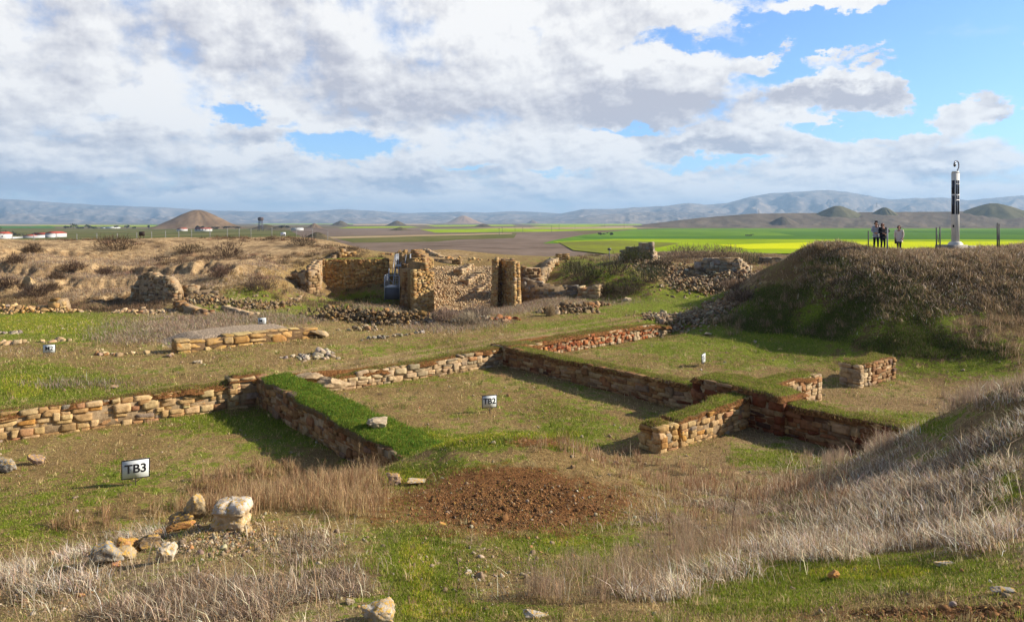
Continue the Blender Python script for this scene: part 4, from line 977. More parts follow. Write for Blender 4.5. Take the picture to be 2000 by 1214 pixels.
gw('ruined_wall', 'pale crumbling corner right of the broad ruined wall', (X_(1440, 60.4), 60.5), (X_(1470, 62), 62.3), 1.3, -4.9, [(0, -3.1), (.5, -3.3), (1, -3.9)], 'white', 84, 'fse', jut=.15)
gw('ruined_wall', 'low ruined wall on the skyline between the broad ruin and the grassy mound', (X_(1483, 72), 72), (X_(1545, 71), 71), 1.3, -5, [(0, -3.6), (.3, -3.5), (.8, -3.5), (1, -3.7)], 'grey', 85, 'fse', jut=.1)
# remains at the left bank
gw('bank_wall', 'tall rubble wall half buried in the left bank', (X_(256, 54), 54), (X_(350, 53), 52.3), .8, -6.5, [(0, -4.9), (.1, -4.5), (.2, -4.0), (.32, -3.75), (.45, -3.7), (.6, -4.05), (.8, -4.0), (.9, -4.3), (1, -5.0)], 'rubble', 91, 'fse', jut=.08, ch=(.16, .28), sl=(.2, .5))
gw('bank_wall', 'lower crumbling wall leading right from the tall bank wall', (X_(352, 53), 53.5), (X_(425, 53), 53.5), 1, -6.3, [(0, -4.7), (.3, -4.75), (.35, -5.1), (.7, -5.0), (1, -5.5)], 'rubble', 92, 'fse', jut=.12)
gw('bank_wall', 'low yellowish broken wall at the foot of the left bank', (X_(60, 48), 48.3), (X_(122, 48), 48), .8, -6.2, [(0, -5.9), (.5, -5.5), (.6, -5.2), (.9, -5.1), (1, -5.7)], 'ochre', 93, 'fse', jut=.15)
gw('low_wall', 'flat reddish stone kerb below the bank wall', (X_(335, 47.5), 47.8), (X_(403, 46), 45.6), .7, -6.2, [(0, -5.25), (.4, -5.5), (1, -5.7)], 'brown', 94, 'fse', jut=.12)
gw('low_wall', 'thin stone line running right below the left bank', (X_(430, 49), 49), (X_(488, 45), 45), .6, -6.2, [(0, -5.7), (1, -5.75)], 'pale', 95, 'fse', jut=.12)

# ------------------------------------------------------------------ rocks
RC = {'lichen': (.42, .34, .22), 'pale': (.56, .50, .40), 'grey': (.30, .30, .28), 'tan': (.50, .39, .24), 'red': (.42, .20, .13), 'dark': (.22, .17, .12), 'orange': (.5, .24, .09), 'mauve': (.36, .27, .24)}
def rock(label, px, py, D, dims, col='tan', rz=0.0, tilt=(0, 0), seed=0, cuts=7, rnd=.55, mat=None, sink=.12, name='rock', group=None):
    """px,py: middle of its foot in the photograph; it stands on the ground there"""
    x = (px - 1000) / F * D; z0 = hz(x, D); dims = np.array(dims, float)
    M = rotz([rz])[0] @ np.array(Matrix.Rotation(tilt[0], 3, 'X')) @ np.array(Matrix.Rotation(tilt[1], 3, 'Y'))
    V, Q, k = stones([(0, 0, 0)], [dims], M[None], 14, rnd, .09, cuts, seed)
    V[:, 2] -= V[:, 2].min()
    o = mesh_np(name, V, [Q], mat or M_ROCK, cols={'col': np.repeat([RC[col]], len(V), 0)}, smooth=True, loc=(x, D, z0 - sink * dims[2]))
    return tag(o, label, name.replace('_', ' '), group)
def capstone():
    px, py, D = 452, 1040, 10.6; x = (px - 1000) / F * D; z0 = hz(x, D)
    prof = [(0, .0), (.30, .0), (.27, .06), (.265, .10), (.285, .13), (.28, .19), (.255, .215), (.245, .25), (.25, .29), (.262, .31), (.285, .335), (.285, .40), (.27, .45), (.24, .48), (.15, .50), (0, .505)]
    m = 72; V = []; n = len(prof) * 5; zz = np.array([p[1] for p in prof]); rr = np.array([p[0] for p in prof]); u = np.linspace(0, len(prof) - 1, n)
    Zs = np.interp(u, range(len(prof)), zz); Rs = np.interp(u, range(len(prof)), rr)
    th = np.linspace(0, 2 * np.pi, m, endpoint=False)
    T, ZZ = np.meshgrid(th, Zs); RR = np.repeat(Rs[:, None], m, 1)
    rad = (1 / (np.abs(np.cos(T)) ** 5 + np.abs(np.sin(T)) ** 5) ** (1 / 5))
    nz = fbm(np.cos(T) * 2.2 + ZZ * 3, np.sin(T) * 2.2 + ZZ * 5, 5, 71); nz2 = fbm(np.cos(T) * 9, np.sin(T) * 9 + ZZ * 30, 3, 73)
    nz3 = -np.abs(fbm(np.cos(T) * 4, np.sin(T) * 4 + ZZ * 9, 4, 75)); RR = RR * rad * (.95 + .05 * nz + .06 * nz2 + .16 * nz3)
    Vv = np.stack([RR * np.cos(T) * 1.05 + .04 * ZZ, RR * np.sin(T) * .85, ZZ + .05 * nz * np.clip(RR / .2, 0, 1)], -1).reshape(-1, 3)
    ii = np.arange(n - 1)[:, None] * m; a = np.arange(m)[None]; b = (a + 1) % m
    Q = np.stack([ii + a, ii + b, ii + m + b, ii + m + a], -1).reshape(-1, 4)
    c = np.repeat([(.58, .46, .30)], len(Vv), 0); c = np.where(Vv[:, 2:3] > .36, np.array([[.60, .56, .50]]), c)
    o = mesh_np('boulder', Vv, [Q], M_ROCK, cols={'col': c}, smooth=False, loc=(x, D, z0 - .05)); o.scale = (.9, .9, .92); tag(o, 'pale eroded boulder with a waisted neck and a yellow-lichened flat cap', 'boulder')
capstone()
rock('pointed orange-lichened boulder leaning just left of the waisted boulder', 385, 1020, 11.6, (.40, .34, .36), 'lichen', .5, (.35, .5), 101, 8)
rock('dark flat stone lying under the pointed boulder', 350, 1032, 11.4, (.42, .3, .16), 'dark', .2, (.1, -.3), 102, 6)
rock('thin yellow-lichened slab in the dirt between the boulders', 350, 1040, 10.9, (.42, .16, .09), 'orange', .25, (.1, -.15), 103, 5)
rock('small orange cobble at the left tip of the yellow slab', 310, 1043, 10.8, (.18, .14, .10), 'orange', .8, (0, 0), 104)
rock('largest dark grey and orange boulder at the left end of the rock group', 203, 1110, 9.3, (.34, .30, .40), 'grey', .3, (.25, -.35), 105, 7, .6)
rock('yellow-topped angular boulder behind the two left boulders', 250, 1078, 9.9, (.33, .28, .20), 'orange', .4, (.1, .2), 106, 8)
rock('small ochre boulder leaning right of the large grey one', 243, 1096, 9.45, (.24, .2, .19), 'lichen', .1, (.2, .2), 107, 7)
rock('dull brown boulder half hidden in dry grass right of the yellow-topped one', 290, 1068, 10.0, (.28, .24, .22), 'dark', .9, (.1, .2), 108)
rock('mottled pink and orange stone alone in the slope below the rock group', 324, 1112, 9.0, (.20, .2, .22), 'pale', .2, (.1, .3), 109, 7)
rock('pink brick-coloured stone at the foot of the large grey boulder', 226, 1112, 9.1, (.11, .08, .10), 'red', .5, (.3, .2), 110, 6)
rock('small white stone beside the pink stone', 198, 1110, 9.05, (.11, .07, .05), 'pale', .3, (0, 0), 111)
rock('upright tan stone stuck in the earth right of the waisted boulder', 486, 1056, 10.3, (.12, .12, .15), 'tan', .2, (.1, .1), 112)
rock('rounded grey boulder cut by the left frame edge', 14, 914, 19.4, (.62, .5, .34), 'grey', .1, (0, .1), 113, 5, .7)
rock('squarish mauve stone right of the rounded grey boulder', 70, 905, 19.9, (.42, .36, .30), 'mauve', .3, (.1, .1), 114, 6, .4)
p = at_px(738, 832, -5.72); V, Q, kk = stones([(0, 0, 0)], [(.62, .46, .26)], rotz([.3]), 14, .8, .12, 4, 115)
o = mesh_np('rock', V, [Q], M_STONE, cols={'col': np.repeat([[.52, .42, .28]], len(V), 0)}, smooth=True, loc=(p[0], p[1], -5.62)); tag(o, 'pitted cream rock lying on the bright green wall top', 'rock')
rock('lichened pale rock poking in at the bottom edge of the photo', 736, 1215, 6.35, (.30, .26, .17), 'pale', .2, (.1, .1), 116, 8)
rock('long cream slab lying in the grass at the bottom edge', 1045, 1206, 6.25, (.26, .10, .035), 'pale', -.25, (0, .1), 117, 5)
rock('rounded grey-mauve stone at the left tip of the brown earth patch', 768, 962, 14.4, (.34, .3, .26), 'mauve', .1, (.1, .1), 118, 5, .7)
rock('flat pale stone just right of the rounded stone at the earth patch', 812, 962, 14.3, (.42, .26, .10), 'pale', .2, (.1, .1), 119, 5)
rock('pale flat stone on the crest of the near hump', 975, 868, 16.9, (.42, .2, .06), 'pale', .2, (0, 0), 120, 5)
rock('pair-like pale flat stone in the green grass at the right', 1845, 1092, 6.75, (.17, .1, .045), 'pale', .2, (0, 0), 121, 5)
rock('small rust-brown stone in the grass at the lower right', 1628, 1128, 7.1, (.10, .09, .08), 'orange', .2, (.2, 0), 122, 5)
rock('smooth grey slab in the dark earth near the lower right corner', 1957, 1176, 5.3, (.19, .08, .035), 'grey', -.1, (0, .1), 123, 4)
rock('orange speckled cobble on the stony middle slope', 865, 1028, 10.7, (.13, .09, .07), 'orange', .3, (0, .1), 124)
rock('cream cobble in the dry grass left of the green strip', 622, 1100, 8.4, (.08, .07, .06), 'pale', .3, (0, .1), 125)
rock('white and pink stone low in the dry grass near the bottom', 681, 1180, 6.9, (.10, .07, .05), 'pale', .6, (0, .1), 126)
rock('cream cobble beside a small orange one on the stony slope', 913, 1122, 7.9, (.09, .07, .05), 'pale', .3, (0, .1), 127)
rock('small orange cobble right of the cream one on the stony slope', 933, 1120, 7.9, (.06, .06, .05), 'orange', .3, (0, .1), 128)
rock('pinkish orange chip in the grass left of the rock group', 156, 1158, 8.0, (.10, .06, .04), 'red', .3, (0, .1), 129)
rock('white stone on the dark floor in front of the grassy slope', 1382, 652, 41.5, (.42, .3, .14), 'pale', .1, (0, 0), 130)
rock('small white stone in front of the pier at the lower right', 1342, 887, 20.5, (.10, .08, .07), 'pale', .1, (0, 0), 131)
rock('white flat rock on the terrace below the boulder wall', 386, 706, 29.8, (.42, .3, .12), 'pale', .1, (0, 0), 132)
rock('grey flat rock at the left end of the boulder wall', 332, 694, 31.0, (.34, .3, .18), 'mauve', .1, (0, .1), 133)
rock('brown upright weathered rock in the eroded left bank', 55, 548, 55, (.9, .6, 1.3), 'tan', .1, (.2, .1), 134, 5, .7, sink=.25)
rock('grey lump on the terrace near the wall edge', 222, 762, 25.8, (.32, .25, .12), 'mauve', .1, (0, .1), 135)
rock('large tilted stone ending the boulder wall at the right', 622, 657, 36.0, (.9, .6, .34), 'tan', .3, (0, .3), 136, 6, mat=M_BLOCK)
rock('bleached white rock near the foot of the dark hump', 1224, 587, 55.5, (.7, .4, .35), 'pale', .3, (0, .1), 137, 6)

# ------------------------------------------------------------------ rubble heaps and rows
def heap(label, pts, n, size, pal, seed, spread=(.8, .5), height=.5, name='rubble_heap', mat=None, cat='rubble', cuts=3, tpl=3):
    """pts: list of (px, py, D) along the heap's ridge"""
    rng = np.random.RandomState(seed); pts = np.array(pts, float); t = rng.rand(n) * (len(pts) - 1); k = t.astype(int); f = t - k
    q = pts[k] * (1 - f[:, None]) + pts[np.minimum(k + 1, len(pts) - 1)] * f[:, None]
    x = (q[:, 0] - 1000) / F * q[:, 2] + rng.normal(size=n) * spread[0]; y = q[:, 2] + rng.normal(size=n) * spread[1]
    cx = (q[:, 0] - 1000) / F * q[:, 2]; d2 = ((x - cx) / spread[0]) ** 2 + ((y - q[:, 2]) / spread[1]) ** 2
    s = rng.uniform(size[0], size[1], n) * np.exp(rng.normal(size=n) * .25)
    z = Hfun(x, y) + height * np.exp(-d2 * .5) * rng.uniform(.35, 1.0, n) * (0.7 + .5 * vnoise(x * .8, y * .8, seed)) + s * .1
    s = s * .58; z = z - s * .2
    x0, y0 = cx.mean(), q[:, 2].mean(); z0 = hz(x0, y0)
    D = s[:, None] * rng.uniform(.55, 1.2, (n, 3)) * np.array([1.15, 1, .75])
    V, Q, k = stones(np.stack([x - x0, y - y0, z - z0], -1), D, rot_small(rng, n, .6), tpl, .5, .1, cuts, seed)
    cl = np.repeat(pick_cols(pal, n, rng, .16), k, 0)
    D_flat = None
    if n > 70:
        o = mesh_np(name, V, [Q], mat or M_RUB, cols={'col': cl}, smooth=False, loc=(x0, y0, z0))
        return tag(o, label, cat, kind='stuff')
    order = np.argsort(np.argsort(x / y)) ; ORD = ['first','second','third','fourth','fifth','sixth','seventh','eighth','ninth','tenth','eleventh','twelfth','thirteenth','fourteenth','fifteenth','sixteenth','seventeenth','eighteenth','nineteenth','twentieth'] + ['twenty-' + w for w in ('first','second','third','fourth','fifth','sixth','seventh','eighth','ninth')] + ['thirtieth'] + ['thirty-' + w for w in ('first','second','third','fourth','fifth','sixth','seventh','eighth','ninth')] + ['fortieth'] + ['forty-' + w for w in ('first','second','third','fourth','fifth')]
    for a in range(n):                     # few enough to count: every stone its own object
        v = V[a * k:(a + 1) * k] + np.array((x0, y0, z0)); c0 = v.mean(0); qf = Q[:len(Q) // n]
        o = mesh_np('stone', v - c0, [qf], mat or M_RUB, cols={'col': cl[a * k:(a + 1) * k]}, smooth=False, loc=tuple(c0)); tag(o, label + ', ' + ORD[order[a]] + ' from the left', 'stone', 'loose stones, ' + label)
    return None
heap('long dark heap of lichened rubble in the middle behind the sign mound', [(625, 612, 46), (700, 622, 45), (760, 634, 43), (835, 636, 43)], 900, (.16, .42), 'heap', 201, (.8, .7), .85)
heap('low brown rubble and weeds below the left gate tower', [(830, 634, 43), (900, 640, 42), (935, 632, 43)], 160, (.15, .35), 'grey', 202, (.9, .6), .35)
heap('grey stone of the clump below the long dark heap', [(695, 652, 39.5), (725, 650, 39.5)], 34, (.15, .4), 'rubble', 203, (.4, .3), .35)
heap('pale slab in the grass right of the boulder wall', [(565, 697, 30.6), (600, 692, 31), (640, 684, 32)], 44, (.16, .45), 'white', 204, (.4, .18), .12)
heap('small stone of the thin row above the middle wall', [(712, 670, 35.5), (780, 664, 36.5), (830, 657, 38)], 34, (.15, .4), 'grey', 205, (.35, .15), .1)
heap('reddish stone at the foot of the earth hump', [(945, 633, 42.5), (985, 634, 42.5), (1025, 630, 43)], 22, (.2, .6), 'red', 206, (.5, .4), .2)
heap('dark grey rubble heap right of the earth hump below the gate', [(1075, 612, 46), (1110, 615, 46), (1145, 614, 46)], 420, (.18, .42), 'heap', 207, (.5, .5), .55)
heap('flat reddish block at the end of the gate walls', [(1130, 602, 48), (1180, 597, 50)], 22, (.3, .7), 'brown', 208, (.4, .35), .2)
heap('broad heap of pale grey rubble at the foot of the grassy mound', [(1290, 620, 45), (1340, 618, 45), (1390, 612, 46.5), (1420, 605, 48)], 1300, (.13, .36), 'rubble', 209, (.9, .9), .28)
heap('rubble slope spilling from the broad ruined wall', [(1340, 560, 58.5), (1400, 552, 59), (1460, 550, 59.5), (1480, 556, 58)], 1300, (.16, .5), 'rubble', 210, (1.3, 1.4), .7)
heap('rubble spilling down left of the broad ruined wall', [(1280, 540, 64), (1320, 545, 61), (1250, 530, 65)], 500, (.18, .45), 'rubble', 211, (1.2, 1.3), .35)
heap('pale kerb stone across the green at the far left', [(0, 671, 34), (60, 667, 34.3), (132, 660, 35)], 26, (.3, .55), 'pale', 212, (.15, .1), .1)
heap('pale stone in the row at the left frame edge', [(-10, 648, 37), (36, 645, 37.5)], 16, (.3, .5), 'white', 213, (.15, .1), .08)
heap('half buried pale kerb stone leading to the boulder wall', [(190, 694, 31.5), (260, 690, 31.8), (330, 684, 32)], 28, (.18, .4), 'pale', 214, (.2, .1), .05)
heap('broken rubble along the foot of the left bank', [(0, 606, 48), (60, 604, 48), (120, 607, 48)], 300, (.2, .45), 'tan', 215, (.9, .5), .35)
heap('tumbled stones below the bank wall', [(230, 612, 47.5), (300, 614, 47), (350, 606, 48)], 130, (.15, .45), 'pale', 216, (.7, .6), .12)
heap('rubble scatter at the foot of the bank slope right of the bank wall', [(370, 585, 52), (430, 588, 51), (500, 592, 50), (540, 585, 53)], 420, (.15, .42), 'heap', 217, (1.0, .8), .25)
heap('dark stone lying at the corner below the stairs', [(745, 592, 58), (775, 594, 57)], 20, (.2, .5), 'dark', 218, (.5, .4), .3)
heap('ochre block along the ledge above the gate ramp', [(855, 517, 78), (905, 520, 75), (960, 515, 75)], 26, (.3, .6), 'ochre', 219, (.6, .6), .1)

# loose pebbles near the camera and crumbs over floors
rng = np.random.RandomState(301)
mk = 0.06 + 1.6 * blobmask(PX, PY, [(440, 1058, 90, 26, 4.0), (950, 1110, 130, 40, .8), (80, 1175, 90, 22, .8), (700, 1090, 60, 50, .2), (1000, 985, 200, 50, .15), (200, 530, 330, 50, .2)])
pt, _, _ = scatter(mk, 9000, 302, 1.8)
s = np.exp(rng.normal(size=len(pt)) * .55) * .017 * (pt[:, 1] / 10).clip(.6, 3.0) ** .75
Dm = s[:, None] * rng.uniform(.6, 1.4, (len(pt), 3))
V, Q, k = stones(pt + np.array([0, 0, .004]), Dm, rot_small(rng, len(pt), .8), 2, .5, .12, 2, 303)
tag(mesh_np('pebbles', V, [Q], M_RUB, cols={'col': np.repeat(pick_cols('crumb', len(pt), rng, .2), k, 0)}), kind='stuff')
# clods on the dug earth patch
mk = blobmask(PX, PY, [(1000, 985, 180, 48, 2.0), (1060, 862, 60, 10, .8), (1850, 1200, 250, 18, .8)]) ** 2
pt, _, _ = scatter(mk, 12000, 304, 1.6); s = np.exp(rng.normal(size=len(pt)) * .6) * .011
V, Q, k = stones(pt, s[:, None] * rng.uniform(.6, 1.3, (len(pt), 3)), rot_small(rng, len(pt), .8), 2, .6, .2, 0, 305)
cc = np.array([[.20, .10, .038]]) * np.exp(rng.normal(size=(len(pt), 1)) * .35)
tag(mesh_np('earth_clods', V, [Q], M_RUB, cols={'col': np.repeat(cc, k, 0)}), kind='stuff')

# ------------------------------------------------------------------ signs
M_BOARD = plain_mat('sign board', (.66, .69, .68), 1.0, 0, .03, 4)
M_BLACK = plain_mat('black paint', (.018, .018, .022), .6)
M_IRON = plain_mat('rusty iron', (.07, .05, .04), .8)
def text_mesh(txt, size, parent, loc, rot, mat, sx=1.0, ext=.001):
    cu = bpy.data.curves.new('t', 'FONT'); cu.body = txt; cu.size = size; cu.align_x = 'CENTER'; cu.align_y = 'CENTER'; cu.extrude = ext; cu.offset = size * (.027 if len(txt) > 2 else .012)
    ob = bpy.data.objects.new('t', cu); COL.objects.link(ob)
    dg = bpy.context.evaluated_depsgraph_get(); dg.update()
    me = bpy.data.meshes.new_from_object(ob.evaluated_get(dg)); bpy.data.objects.remove(ob); bpy.data.curves.remove(cu)
    me.materials.clear(); me.materials.append(mat)
    o = bpy.data.objects.new('lettering', me); COL.objects.link(o); o.parent = parent; o.location = loc; o.rotation_euler = rot; o.scale = (sx, 1, 1)
    return o
def sign(txt, px, py, D, w, h, yaw, zc, label, tilt=0.0):
    x = (px - 1000) / F * D; z = hz(x, D)
    r = thing('plot_sign', label, 'sign', (x, D, z), yaw, 'numbered plot signs')
    m = MB(); m.box((0, 0, zc), (w, .02, h)); m.build('board', M_BOARD, r)
    f = MB(); b = .022 if h > .4 else .013
    f.box((0, 0, zc + h / 2), (w + b * 2, .0225, b)); f.box((0, 0, zc - h / 2), (w + b * 2, .0225, b))
    f.box((-w / 2 - b / 2, 0, zc), (b, .0225, h - b)); f.box((w / 2 + b / 2, 0, zc), (b, .0225, h - b)); f.build('frame', M_BLACK, r)
    s = MB(); zb = zc - h / 2
    s.bar((0, 0, -.15), (0, 0, zb), .012); s.bar((0, 0, zb * .45), (-w * .28, 0, zb), .009); s.bar((0, 0, zb * .45), (w * .28, 0, zb), .009); s.build('stand', M_IRON, r)
    text_mesh(txt, h * (.66 if len(txt) > 2 else .74), r, (0, -.0108, zc), (R(90), 0, 0), M_BLACK, 1.0)
    return r
sign('TB3', 265, 950, 18.2, .60, .46, R(25), .42, 'black-framed white sign reading TB3 on the grass of the nearest left room')
sign('TB2', 956, 806, 25.2, .50, .42, R(17), .40, 'black-framed white sign reading TB2 in the dry middle room')
sign('TB1', 1374, 716, 33.3, .52, .42, R(58), .38, 'obliquely seen white sign reading TB1 near the shaded slope')
sign('M2', 96, 692, 31.2, .46, .34, R(15), .32, 'white sign reading M2 on the green terrace at the far left')
sign('M1', 512, 640, 39.0, .42, .34, R(15), .44, 'white sign reading M1 behind the gravel bed')

# ------------------------------------------------------------------ camera column on the mound
M_CONC = plain_mat('pale column paint', (.62, .60, .55), .6, 0, .05, 2)
M_CONC2 = plain_mat('rough concrete', (.30, .27, .23), .95, 0, .3, 9, .6)
M_SOLAR = plain_mat('dark solar glass', (.012, .018, .035), .15, 0, .2, 2)
M_GALV = plain_mat('galvanised steel', (.36, .38, .41), .45, .6, .12, 8)
M_POST = plain_mat('dull steel post', (.07, .072, .08), .7, .2, .12, 8)
M_GALV2 = plain_mat('weathered steel', (.20, .21, .24), .7, .2, .12, 8)
M_DARKM = plain_mat('dark grey metal', (.10, .10, .13), .4, .3)
def column():
    D = 44; x = (1866 - 1000) / F * D; z = hz(x, D)
    r = thing('camera_column', 'tall pale square column with dark panels and a dome camera on top, on the mound', 'camera post', (x, D, z + .12), R(14))
    m = MB(); m.box((-.25, .05, .06), (1.5, 1.0, .42), .1); m.box((.85, .1, .06), (.8, .8, .3), .2); m.build('concrete_base', M_CONC2, r)
    s = MB(); s.prism([(-.29, -.29), (.29, -.29), (.29, .29), (-.29, .29)], .18, .34); s.prism([(-.29, -.29), (.29, -.29), (.29, .29), (-.29, .29)], .34, .46, [(-.21, -.21), (.21, -.21), (.21, .21), (-.21, .21)])
    s.build('plinth', M_CONC, r)
    c = MB(); p = [(-.165, -.14), (-.14, -.165), (.14, -.165), (.165, -.14), (.165, .14), (.14, .165), (-.14, .165), (-.165, .14)]
    c.prism(p, .46, 4.66); q = [(a * .86, b * .86) for a, b in p]; c.prism(p, 4.66, 4.78, q); c.build('shaft', M_CONC, r)
    for z0, z1 in ((2.15, 3.30), (3.38, 4.22)):
        for cx in (-.072, .072):
            b = MB(); b.box((cx, -.168, (z0 + z1) / 2), (.095, .016, z1 - z0)); b.build('solar_panel', M_SOLAR, r)
        b = MB(); b.box((-.168, 0, (z0 + z1) / 2), (.016, .22, z1 - z0)); b.build('solar_panel', M_SOLAR, r)
    j = MB(); j.box((-.18, -.03, 1.42), (.03, .09, .14)); j.build('switch_box', M_BLACK, r)
    a = MB(); pts = [(.13, 0, 4.74), (.16, 0, 4.86), (.24, 0, 4.98), (.26, 0, 5.12), (.25, 0, 5.28), (.17, 0, 5.40), (.05, 0, 5.42), (-.04, 0, 5.38)]
    a.tube(pts, .032, 8); br = a.build('bracket_arm', M_DARKM, r)
    d = MB(); d.bar((-.05, 0, 5.40), (-.05, 0, 5.27), .03, .06, 10); d.bar((-.05, 0, 5.27), (-.05, 0, 5.14), .075, .075, 14); d.build('camera_housing', M_GALV, r)
    g = MB(); rr = [.072, .062, .04, .008]; zz = [5.14, 5.10, 5.065, 5.05]
    for k in range(3): g.bar((-.05, 0, zz[k]), (-.05, 0, zz[k + 1]), rr[k], rr[k + 1], 14)
    g.build('dome', M_BLACK, r)
column()
# fence with wires on the mound
def fence_r():
    posts = [(1640, 47.5, 0), (1696, 47.5, 1.34), (1733, 43.2, 1.42), (1829, 43.0, 1.50), (1836, 43.6, 1.50), (1948, 43.0, 1.56), (1951.5, 43.3, 1.5), (2070, 42.8, 1.5), (2190, 42.5, 1.5)]
    x0 = X_(1829, 43.0); z0 = hz(x0, 43.0)
    r = thing('wire_fence', 'grey steel post and wire fence along the top of the grassy mound', 'fence', (x0, 43.0, z0))
    tops = []
    for px, D, h in posts[1:]:
        x = X_(px, D); z = hz(x, D); o = MB(); o.box((x - x0, D - 43.0, z - z0 + h / 2 - .1), (.055 if px != 1733 else .075, .055, h + .2)); o.build('post', M_GALV2 if px == 1733 else M_POST, r)
        tops.append((x - x0, D - 43.0, z - z0, h))
    w = MB()
    for k in (0, 1, 2, 4, 6):
        a = tops[k]; b = tops[k + 1]
        if k >= 2:
            for f in (.98, .62, .30): w.bar((a[0], a[1], a[2] + a[3] * f), (b[0], b[1], b[2] + b[3] * f), .006, n=4)
    for k in (2, 4, 6):
        a = tops[k]; b = tops[k + 1]
        if k > 2 or True:
            mx = [(a[i] + b[i]) / 2 for i in range(3)]
            w.bar((b[0], b[1], b[2] + b[3] * .97), (mx[0], mx[1], mx[2] + .55), .012, n=5)
            w.bar((a[0], a[1], a[2] + a[3] * .97), (mx[0], mx[1], mx[2] + .55), .012, n=5)
    w.build('wire', M_POST, r)
fence_r()
# rim fence at the left
M_FPOST = plain_mat('pale concrete post', (.27, .27, .26), .9)
def fence_l():
    pxs = [-40, 24, 66, 110, 150, 189, 229, 267, 296, 323, 349, 374, 410, 444, 467, 490, 531, 579, 610, 640]
    D = 86.0; x0 = X_(pxs[0], D); r = thing('rim_fence', 'line of thin pale posts with wire mesh along the rim of the left bank', 'fence', (x0, D, hz(x0, D)))
    z0 = hz(x0, D); tp = []
    for px in pxs:
        x = X_(px, D); z = hz(x, D); m = MB(); m.box((x - x0, 0, z - z0 + .3), (.055, .055, 1.7)); m.build('post', M_FPOST, r); tp.append((x - x0, z - z0))
    w = MB()
    for (xa, za), (xb, zb) in zip(tp[:-1], tp[1:]):
        for h in (.3, .75, 1.2): w.bar((xa, 0, za + h), (xb, 0, zb + h), .010, n=4)
    w.build('wire', M_POST, r)
fence_l()
def board(px, py, D, w, h, col, label, up=1.0):
    x = X_(px, D); z = zpx(py, D); g = hz(x, D)
    r = thing('notice_board', label, 'notice board', (x, D, g))
    m = MB(); m.box((0, 0, z - g), (w, .04, h)); m.build('panel', plain_mat('board ' + label[:5], col, .5), r)
    if up < 0:
        d = MB(); d.box((w * .28, -.025, z - g - h * .12), (w * .24, .01, h * .4)); d.build('poster', M_DARKM, r)
    s = MB(); s.bar((-w * .3, .04, 0), (-w * .3, .04, z - g), .03); s.bar((w * .3, .04, 0), (w * .3, .04, z - g), .03); s.build('leg', M_IRON, r)
board(277, 456.5, 84, .66, .5, (.05, .035, .03), 'small dark board on the rim of the left bank')
board(553, 457, 85, .6, .42, (.7, .72, .75), 'small white notice board on the rim above the gate court', -1)
def tag_post(px, py, D, label):
    x = X_(px, D); g = hz(x, D); m = MB(); h = zpx(py, D) - g; m.bar((0, 0, -.1), (0, 0, h), .04); m.box((0, -.04, h), (.34, .05, .22)); tag(m.build('marker_post', M_DARKM, None), label, 'marker post').location = (x, D, g)
tag_post(1190, 486.5, 72, 'thin dark marker post left of the ruin on the hump')

# ------------------------------------------------------------------ metal stairs in the gate court
def stairs():
    D = 60; x0 = X_(751, D); g = -6.6
    r = thing('metal_staircase', 'grey galvanised scaffold staircase with two landings against the left gate tower', 'staircase', (x0, D, g))
    def pl(x, y, z, w, d): m = MB(); m.box((x + w / 2, y + d / 2, z), (w, d, .08)); m.build('landing', M_GALV, r)
    pl(0, 0, 1.15, 1.28, 2.2); pl(.38, 3.4, 2.75, 1.3, 1.6)
    for nx_, ny_, z1 in ((0, 0, 2.1), (1.26, 0, 2.1), (0, 2.2, 2.6), (1.26, 2.2, 2.4), (.38, 3.4, 3.75), (1.66, 3.4, 3.75), (.38, 5.0, 3.75), (1.66, 5.0, 3.6)):
        m = MB(); m.bar((nx_, ny_, 0 if ny_ < 3 else .2), (nx_, ny_, z1), .035); m.build('upright', M_GALV, r)
    st = MB()
    for sx in (.35, 1.3):
        st.bar((sx, 2.1, 1.15), (sx, 3.5, 2.75), .05)
    for k in range(8): st.box((.82, 2.2 + k * .17, 1.3 + k * .2), (.92, .2, .03))
    for sx in (.5, 1.4): st.bar((sx, 5.0, 2.75), (sx + .3, 6.2, 3.4), .05)
    st.build('flight', M_GALV, r)
    ra = MB()
    def rail(a, b, z):
        for h in (.5, 1.0): ra.bar((a[0], a[1], z + h), (b[0], b[1], z + h), .028)
        L = math.dist(a, b); n = max(int(L / .22), 2)
        for k in range(n + 1):
            t = k / n; p = (a[0] + (b[0] - a[0]) * t, a[1] + (b[1] - a[1]) * t); ra.bar((*p, z), (*p, z + 1.0), .014, n=4)
    rail((0, 0), (0, 2.2), 1.15); rail((.38, 3.4), (.38, 5.0), 2.75); rail((1.66, 3.4), (1.66, 5.0), 2.75)
    ra.bar((0, 0, 2.15), (1.26, 0, 2.15), .03)
    ra.bar((.3, 2.1, 2.15), (.3, 3.5, 3.75), .028); ra.bar((1.3, 2.1, 2.15), (1.3, 3.5, 3.75), .028); ra.build('railing', M_GALV, r)
    b = MB(); b.box((.63, .02, .62), (1.26, .03, .95)); b.build('mesh_skirt', plain_mat('grey mesh', (.10, .10, .11), .8), r)
    bb = MB(); bb.bar((0, .0, 2.1), (1.26, .0, 1.2), .022); bb.bar((0, 0, .1), (0, 2.2, 1.1), .022); bb.build('brace', M_GALV, r)
stairs()

